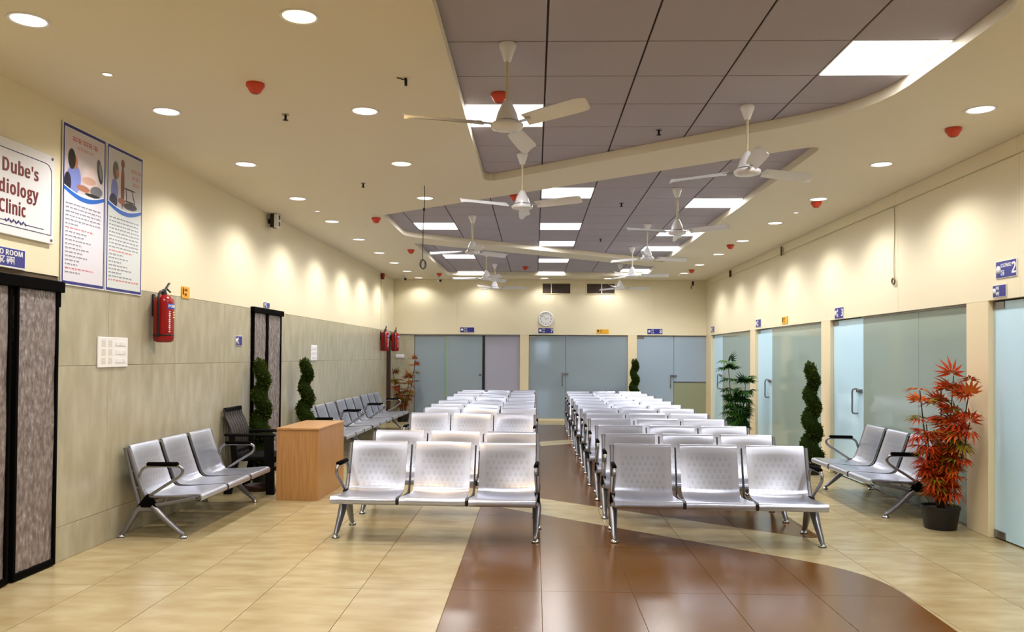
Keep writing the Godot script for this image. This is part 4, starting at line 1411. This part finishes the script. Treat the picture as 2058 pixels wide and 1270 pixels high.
func extinguisher(o: Node3D, text: bool) -> void:
	part("cylinder", lathe_mesh([Vector2(0, -0.215), Vector2(0.06, -0.215), Vector2(0.082, -0.20), Vector2(0.088, -0.17), Vector2(0.088, 0.15), Vector2(0.084, 0.175), Vector2(0.06, 0.20), Vector2(0.03, 0.215), Vector2(0, 0.22)], 28), M.red, o)
	part("base_ring", lathe_mesh([Vector2(0.0885, -0.158), Vector2(0.0895, -0.155), Vector2(0.0895, -0.148), Vector2(0.0885, -0.145)], 28), M.black, o)
	var st := begin(true)
	lathe(st, [Vector2(0.026, 0.205), Vector2(0.028, 0.225), Vector2(0.02, 0.245), Vector2(0.016, 0.265), Vector2(0, 0.265)], 14)
	part("valve", done(st), M.dark_plate, o)
	st = begin()
	bx(st, Vector3(0.035, 0.29, 0.01), Vector3(0.12, 0.012, 0.022), 0.003, Basis(Vector3.BACK, 0.7))
	bx(st, Vector3(0.055, 0.262, 0.01), Vector3(0.10, 0.010, 0.02), 0.003, Basis(Vector3.BACK, -0.35))
	part("lever", done(st), M.dark_plate, o)
	st = begin(true)
	tube(st, smooth_path([Vector3(-0.02, 0.245, 0), Vector3(-0.075, 0.235, 0), Vector3(-0.11, 0.17, 0), Vector3(-0.11, 0.0, 0), Vector3(-0.108, -0.17, 0)], 4), 0.011, 8)
	part("hose", done(st), M.black, o)
	# printed label and lettering that follow the round body
	st = begin(true)
	for i in 8:
		var q := []
		for k in [[i, 0], [i + 1, 0], [i + 1, 1], [i, 1]]:
			var a := lerpf(-0.75, 0.85, k[0] / 8.0)
			q.append(Vector3(sin(a) * 0.0888, 0.085 + 0.048 * k[1], cos(a) * 0.0888))
		quad(st, q[0], q[1], q[2], q[3])
	part("label_band", done(st), mat(Color(0.08, 0.26, 0.72), 0.3), o)
	if text:
		for i in 6:
			var a := -0.6 + 0.26 * i
			part("lettering", words("POWDER"[i], 0.026, true, 1.0, 0.002), M.white, o, Transform3D(Basis(Vector3.UP, a), Vector3(sin(a) * 0.0895, 0.11, cos(a) * 0.0895)))
	for col in [-0.55, 0.75]:
		st = begin()
		for k in 11:
			bx(st, Vector3(0, 0.06 - 0.018 * k, 0.0892), Vector3(0.016 if k % 3 else 0.010, 0.011, 0.002), 0)
		part("lettering", done(st), M.white, o, Transform3D(Basis(Vector3.UP, col), Vector3.ZERO))
	st = begin()
	for k in 3: bx(st, Vector3(0, 0.055 - 0.022 * k, 0.0895), Vector3(0.045, 0.012, 0.002), 0)
	part("lettering", done(st), mat(Color(0.85, 0.72, 0.5), 0.5), o, Transform3D(Basis(Vector3.UP, 0.1), Vector3.ZERO))
	st = begin()
	bx(st, Vector3(0, 0.12, -0.094), Vector3(0.05, 0.2, 0.012), 0.003)
	part("wall_bracket", done(st), M.dark_plate, o)


func build_wall_devices() -> void:
	var e := thing("fire_extinguisher", lw(7.24, 1.845, 0.102), "large red fire extinguisher hung on the left wall beside the posters", "fire extinguisher", "red fire extinguishers")
	extinguisher(e, true)
	copy_of(e, lw(18.33, 1.83, 0.18), "red fire extinguisher hung on the brown post in the far left corner")
	copy_of(e, lw(17.55, 1.83, 0.102), "red fire extinguisher on the left wall just before the brown post")

	# switch boards
	var s := thing("switch_board", lw(6.555, 1.537, 0.001), "large white switch board with sockets on the left wall tiles", "switch board")
	part("plate", box_mesh(Vector3(0.46, 0.245, 0.012), 0.003, Vector3(0, 0, 0.006)), M.white, s)
	for r in 3:
		for c in 2:
			var st := begin()
			for k in [[-0.011, -0.008], [0.011, -0.008], [0, 0.012]]: tube(st, [Vector3(k[0], k[1], -0.001), Vector3(k[0], k[1], 0.0015)], 0.005, 8)
			bx(st, Vector3(0, 0, -0.002), Vector3(0.06, 0.055, 0.004), 0.001)
			part("socket", done(st), mat(Color(0.82, 0.81, 0.78), 0.4) if r + c == 0 else s.get_node("socket").material_override, s, at(-0.15 + 0.1 * c, 0.07 - 0.07 * r, 0.013))
		for c in 5: part("switch", box_mesh(Vector3(0.026, 0.034, 0.006), 0.002), M.white_gloss, s, at(0.045 + 0.032 * c, 0.07 - 0.07 * r, 0.0145))
	s = thing("switch_plate", lw(12.40, 1.555, 0.001), "white switch plate on the left wall above the far benches", "switch plate")
	part("plate", box_mesh(Vector3(0.32, 0.235, 0.012), 0.003, Vector3(0, 0, 0.006)), M.white, s)
	for r in 3:
		for c in 5: part("switch", box_mesh(Vector3(0.03, 0.036, 0.006), 0.002), M.white_gloss, s, at(-0.1 + 0.05 * c, 0.07 - 0.07 * r, 0.0145))
	s = thing("switch_plate", bw(-3.177, 1.51, 0.001), "small white switch plate on the back wall tiles above the rusty red plant", "switch plate")
	part("plate", box_mesh(Vector3(0.20, 0.08, 0.012), 0.003, Vector3(0, 0, 0.006)), M.white, s)
	for c in 4: part("switch", box_mesh(Vector3(0.03, 0.045, 0.006), 0.002), M.white_gloss, s, at(-0.06 + 0.04 * c, 0, 0.0145))

	# speaker, wall alarm, cameras
	s = thing("wall_speaker", lw(10.30, 3.235, 0.0), "small black and white wall speaker high on the left wall", "speaker")
	part("bracket", box_mesh(Vector3(0.04, 0.06, 0.04), 0.004, Vector3(0, 0, 0.02)), M.dark_plate, s)
	part("cabinet", box_mesh(Vector3(0.15, 0.17, 0.09), 0.008, Vector3(0, 0, 0.085)), M.black, s)
	part("grille", box_mesh(Vector3(0.155, 0.172, 0.05), 0.008, Vector3(0, 0, 0.115)), M.white, s)
	for y in [0.045, -0.035]: part("driver", lathe_mesh([Vector2(0.03, 0), Vector2(0.026, 0.004), Vector2(0.006, -0.001), Vector2(0, 0.003)], 16), M.dark_plate, s, Transform3D(Basis(Vector3.RIGHT, PI / 2), Vector3(0, y, 0.1405)))
	s = thing("wall_alarm", lw(17.55, 3.24, 0.0), "red alarm box with a conduit high at the far end of the left wall", "fire alarm")
	part("housing", box_mesh(Vector3(0.09, 0.13, 0.07), 0.012, Vector3(0, 0, 0.035)), M.alarm_dark, s)
	part("lens", lathe_mesh([Vector2(0.03, 0), Vector2(0.026, 0.016), Vector2(0, 0.022)], 16), M.alarm, s, Transform3D(Basis(Vector3.RIGHT, PI / 2), Vector3(0, 0.02, 0.07)))
	part("conduit", span(-0.006, 0.006, -1.1, -0.06, 0, 0.012, 0.002), M.cream_post, s)
	var cams := [[-2.2, CEIL, -18.55, "right of the two near the back left corner"], [-2.95, CEIL, -18.2, "left of the two near the back left corner"]]
	var proto: Node3D = null
	for c in cams:
		if proto == null:
			proto = thing("security_camera", at(c[0], c[1], c[2], 0.5), "white security camera on the ceiling, " + c[3], "camera", "ceiling security cameras")
			part("base", lathe_mesh([Vector2(0.03, -0.03), Vector2(0.045, -0.012), Vector2(0.045, 0), Vector2(0, 0)], 18), M.white, proto)
			var st := begin(true)
			tube(st, [Vector3(0, -0.02, 0), Vector3(0, -0.07, 0)], 0.014, 8)
			tube(st, [Vector3(0, -0.075, -0.07), Vector3(0, -0.08, 0.0), Vector3(0, -0.09, 0.07)], [0.03, 0.034, 0.036], 14)
			part("barrel", done(st), M.white, proto)
			st = begin(true)
			tube(st, [Vector3(0, -0.0895, 0.066), Vector3(0, -0.092, 0.085)], 0.030, 14)
			part("lens", done(st), M.black, proto)
		else: copy_of(proto, at(c[0], c[1], c[2], 0.5), "white security camera on the ceiling, " + c[3])

	# clock
	s = thing("wall_clock", bw(0.262, 2.40, 0.001), "round white wall clock over the middle door of the back wall", "clock")
	var face := Transform3D(Basis(Vector3.RIGHT, PI / 2), Vector3.ZERO)
	part("rim", lathe_mesh([Vector2(0.15, 0.035), Vector2(0.158, 0.042), Vector2(0.176, 0.038), Vector2(0.185, 0.02), Vector2(0.182, 0.0), Vector2(0, 0)], 36), M.white_gloss, s, face)
	part("dial", lathe_mesh([Vector2(0.155, 0.0), Vector2(0.155, 0.03), Vector2(0, 0.03)], 32, true), M.white, s, face)
	for k in 12:
		var a := TAU * (k + 1) / 12.0
		part("numeral", words(str(k + 1), 0.034, true, 1.0, 0.001), M.ink, s, Transform3D(Basis.IDENTITY, Vector3(sin(a) * 0.125, cos(a) * 0.125, 0.031)))
	part("hour_hand", box_mesh(Vector3(0.010, 0.075, 0.002), 0, Vector3(0, 0.03, 0.034)), M.steel, s, Transform3D(Basis(Vector3.BACK, -1.2), Vector3.ZERO))
	part("minute_hand", box_mesh(Vector3(0.007, 0.11, 0.002), 0, Vector3(0, 0.045, 0.037)), M.steel, s, Transform3D(Basis(Vector3.BACK, 0.7), Vector3.ZERO))

	# ventilation grilles
	for g in [[0.508, "left"], [1.549, "right"]]:
		s = thing("vent_grille", bw(g[0], 3.118, 0.0), "dark louvred vent high on the back wall, %s of the two" % g[1], "vent", "dark vent grilles")
		var st := begin()
		for y in [-0.125, 0.125]: bx(st, Vector3(0, y, 0.01), Vector3(0.69, 0.022, 0.02), 0.003)
		for x in [-0.335, 0.335]: bx(st, Vector3(x, 0, 0.01), Vector3(0.022, 0.24, 0.02), 0.003)
		bx(st, Vector3(-0.12 if g[1] == "left" else 0.02, 0, 0.012), Vector3(0.022, 0.24, 0.02), 0.003)
		part("frame", done(st), M.cream_post, s)
		part("duct", box_mesh(Vector3(0.65, 0.23, 0.004), 0, Vector3(0, 0, 0.003)), M.black_matt, s)
		for k in 9: part("louvre", box_mesh(Vector3(0.65, 0.02, 0.003), 0, Vector3.ZERO), mat(Color(0.40, 0.35, 0.33), 0.5) if k == 0 else s.get_node("louvre").material_override, s, Transform3D(Basis(Vector3.RIGHT, 0.7), Vector3(0, -0.1 + 0.025 * k, 0.012)))

	# cable on the right wall, cornice clips, a bracket in the back right corner
	s = thing("wall_cable", rw(8.93, 3.19, 0.004), "thin cream cable running down the right wall to a small coil", "cable")
	var st := begin(true)
	tube(st, smooth_path([Vector3(0, 0, 0.004), Vector3(0.004, -0.3, 0.004), Vector3(-0.006, -0.6, 0.006), Vector3(0.0, -0.80, 0.006)], 4), 0.0045, 6)
	part("cord", done(st), M.rod, s)
	st = begin(true)
	for k in 2:
		var loop := []
		for i in 13:
			var a := TAU * i / 12.0
			loop.append(Vector3(0.035 * sin(a) + 0.012 * k, -0.83 + 0.032 * cos(a) + 0.01 * k, 0.012 + 0.012 * k))
		tube(st, loop, 0.005, 6)
	part("coil", done(st), mat(Color(0.45, 0.37, 0.26), 0.5), s)
	for q in [[13.0, M.rod, "cream box on the cornice of the right wall, middle of its length"], [16.55, M.maroon, "dark red bracket under the cornice near the back of the right wall"]]:
		s = thing("cornice_box", rw(q[0], 3.22, 0.021), q[2], "bracket")
		part("cover", box_mesh(Vector3(0.07, 0.13, 0.03), 0.004, Vector3(0, 0, 0.015)), q[1], s)
		part("clip", box_mesh(Vector3(0.02, 0.15, 0.012), 0.002, Vector3(0.03, 0.0, 0.033)), M.dark_plate, s)
	s = thing("wall_bracket", bw(3.70, 3.25, 0.0), "dark bracket with a cable high in the back right corner", "bracket")
	part("plate", box_mesh(Vector3(0.05, 0.10, 0.012), 0.002, Vector3(0, 0, 0.006)), M.dark_plate, s)
	st = begin(true)
	tube(st, smooth_path([Vector3(0, 0.0, 0.01), Vector3(-0.03, -0.05, 0.05), Vector3(-0.05, -0.10, 0.04), Vector3(-0.03, -0.13, 0.02)], 4), 0.008, 6)
	part("cable", done(st), M.dark_plate, s)
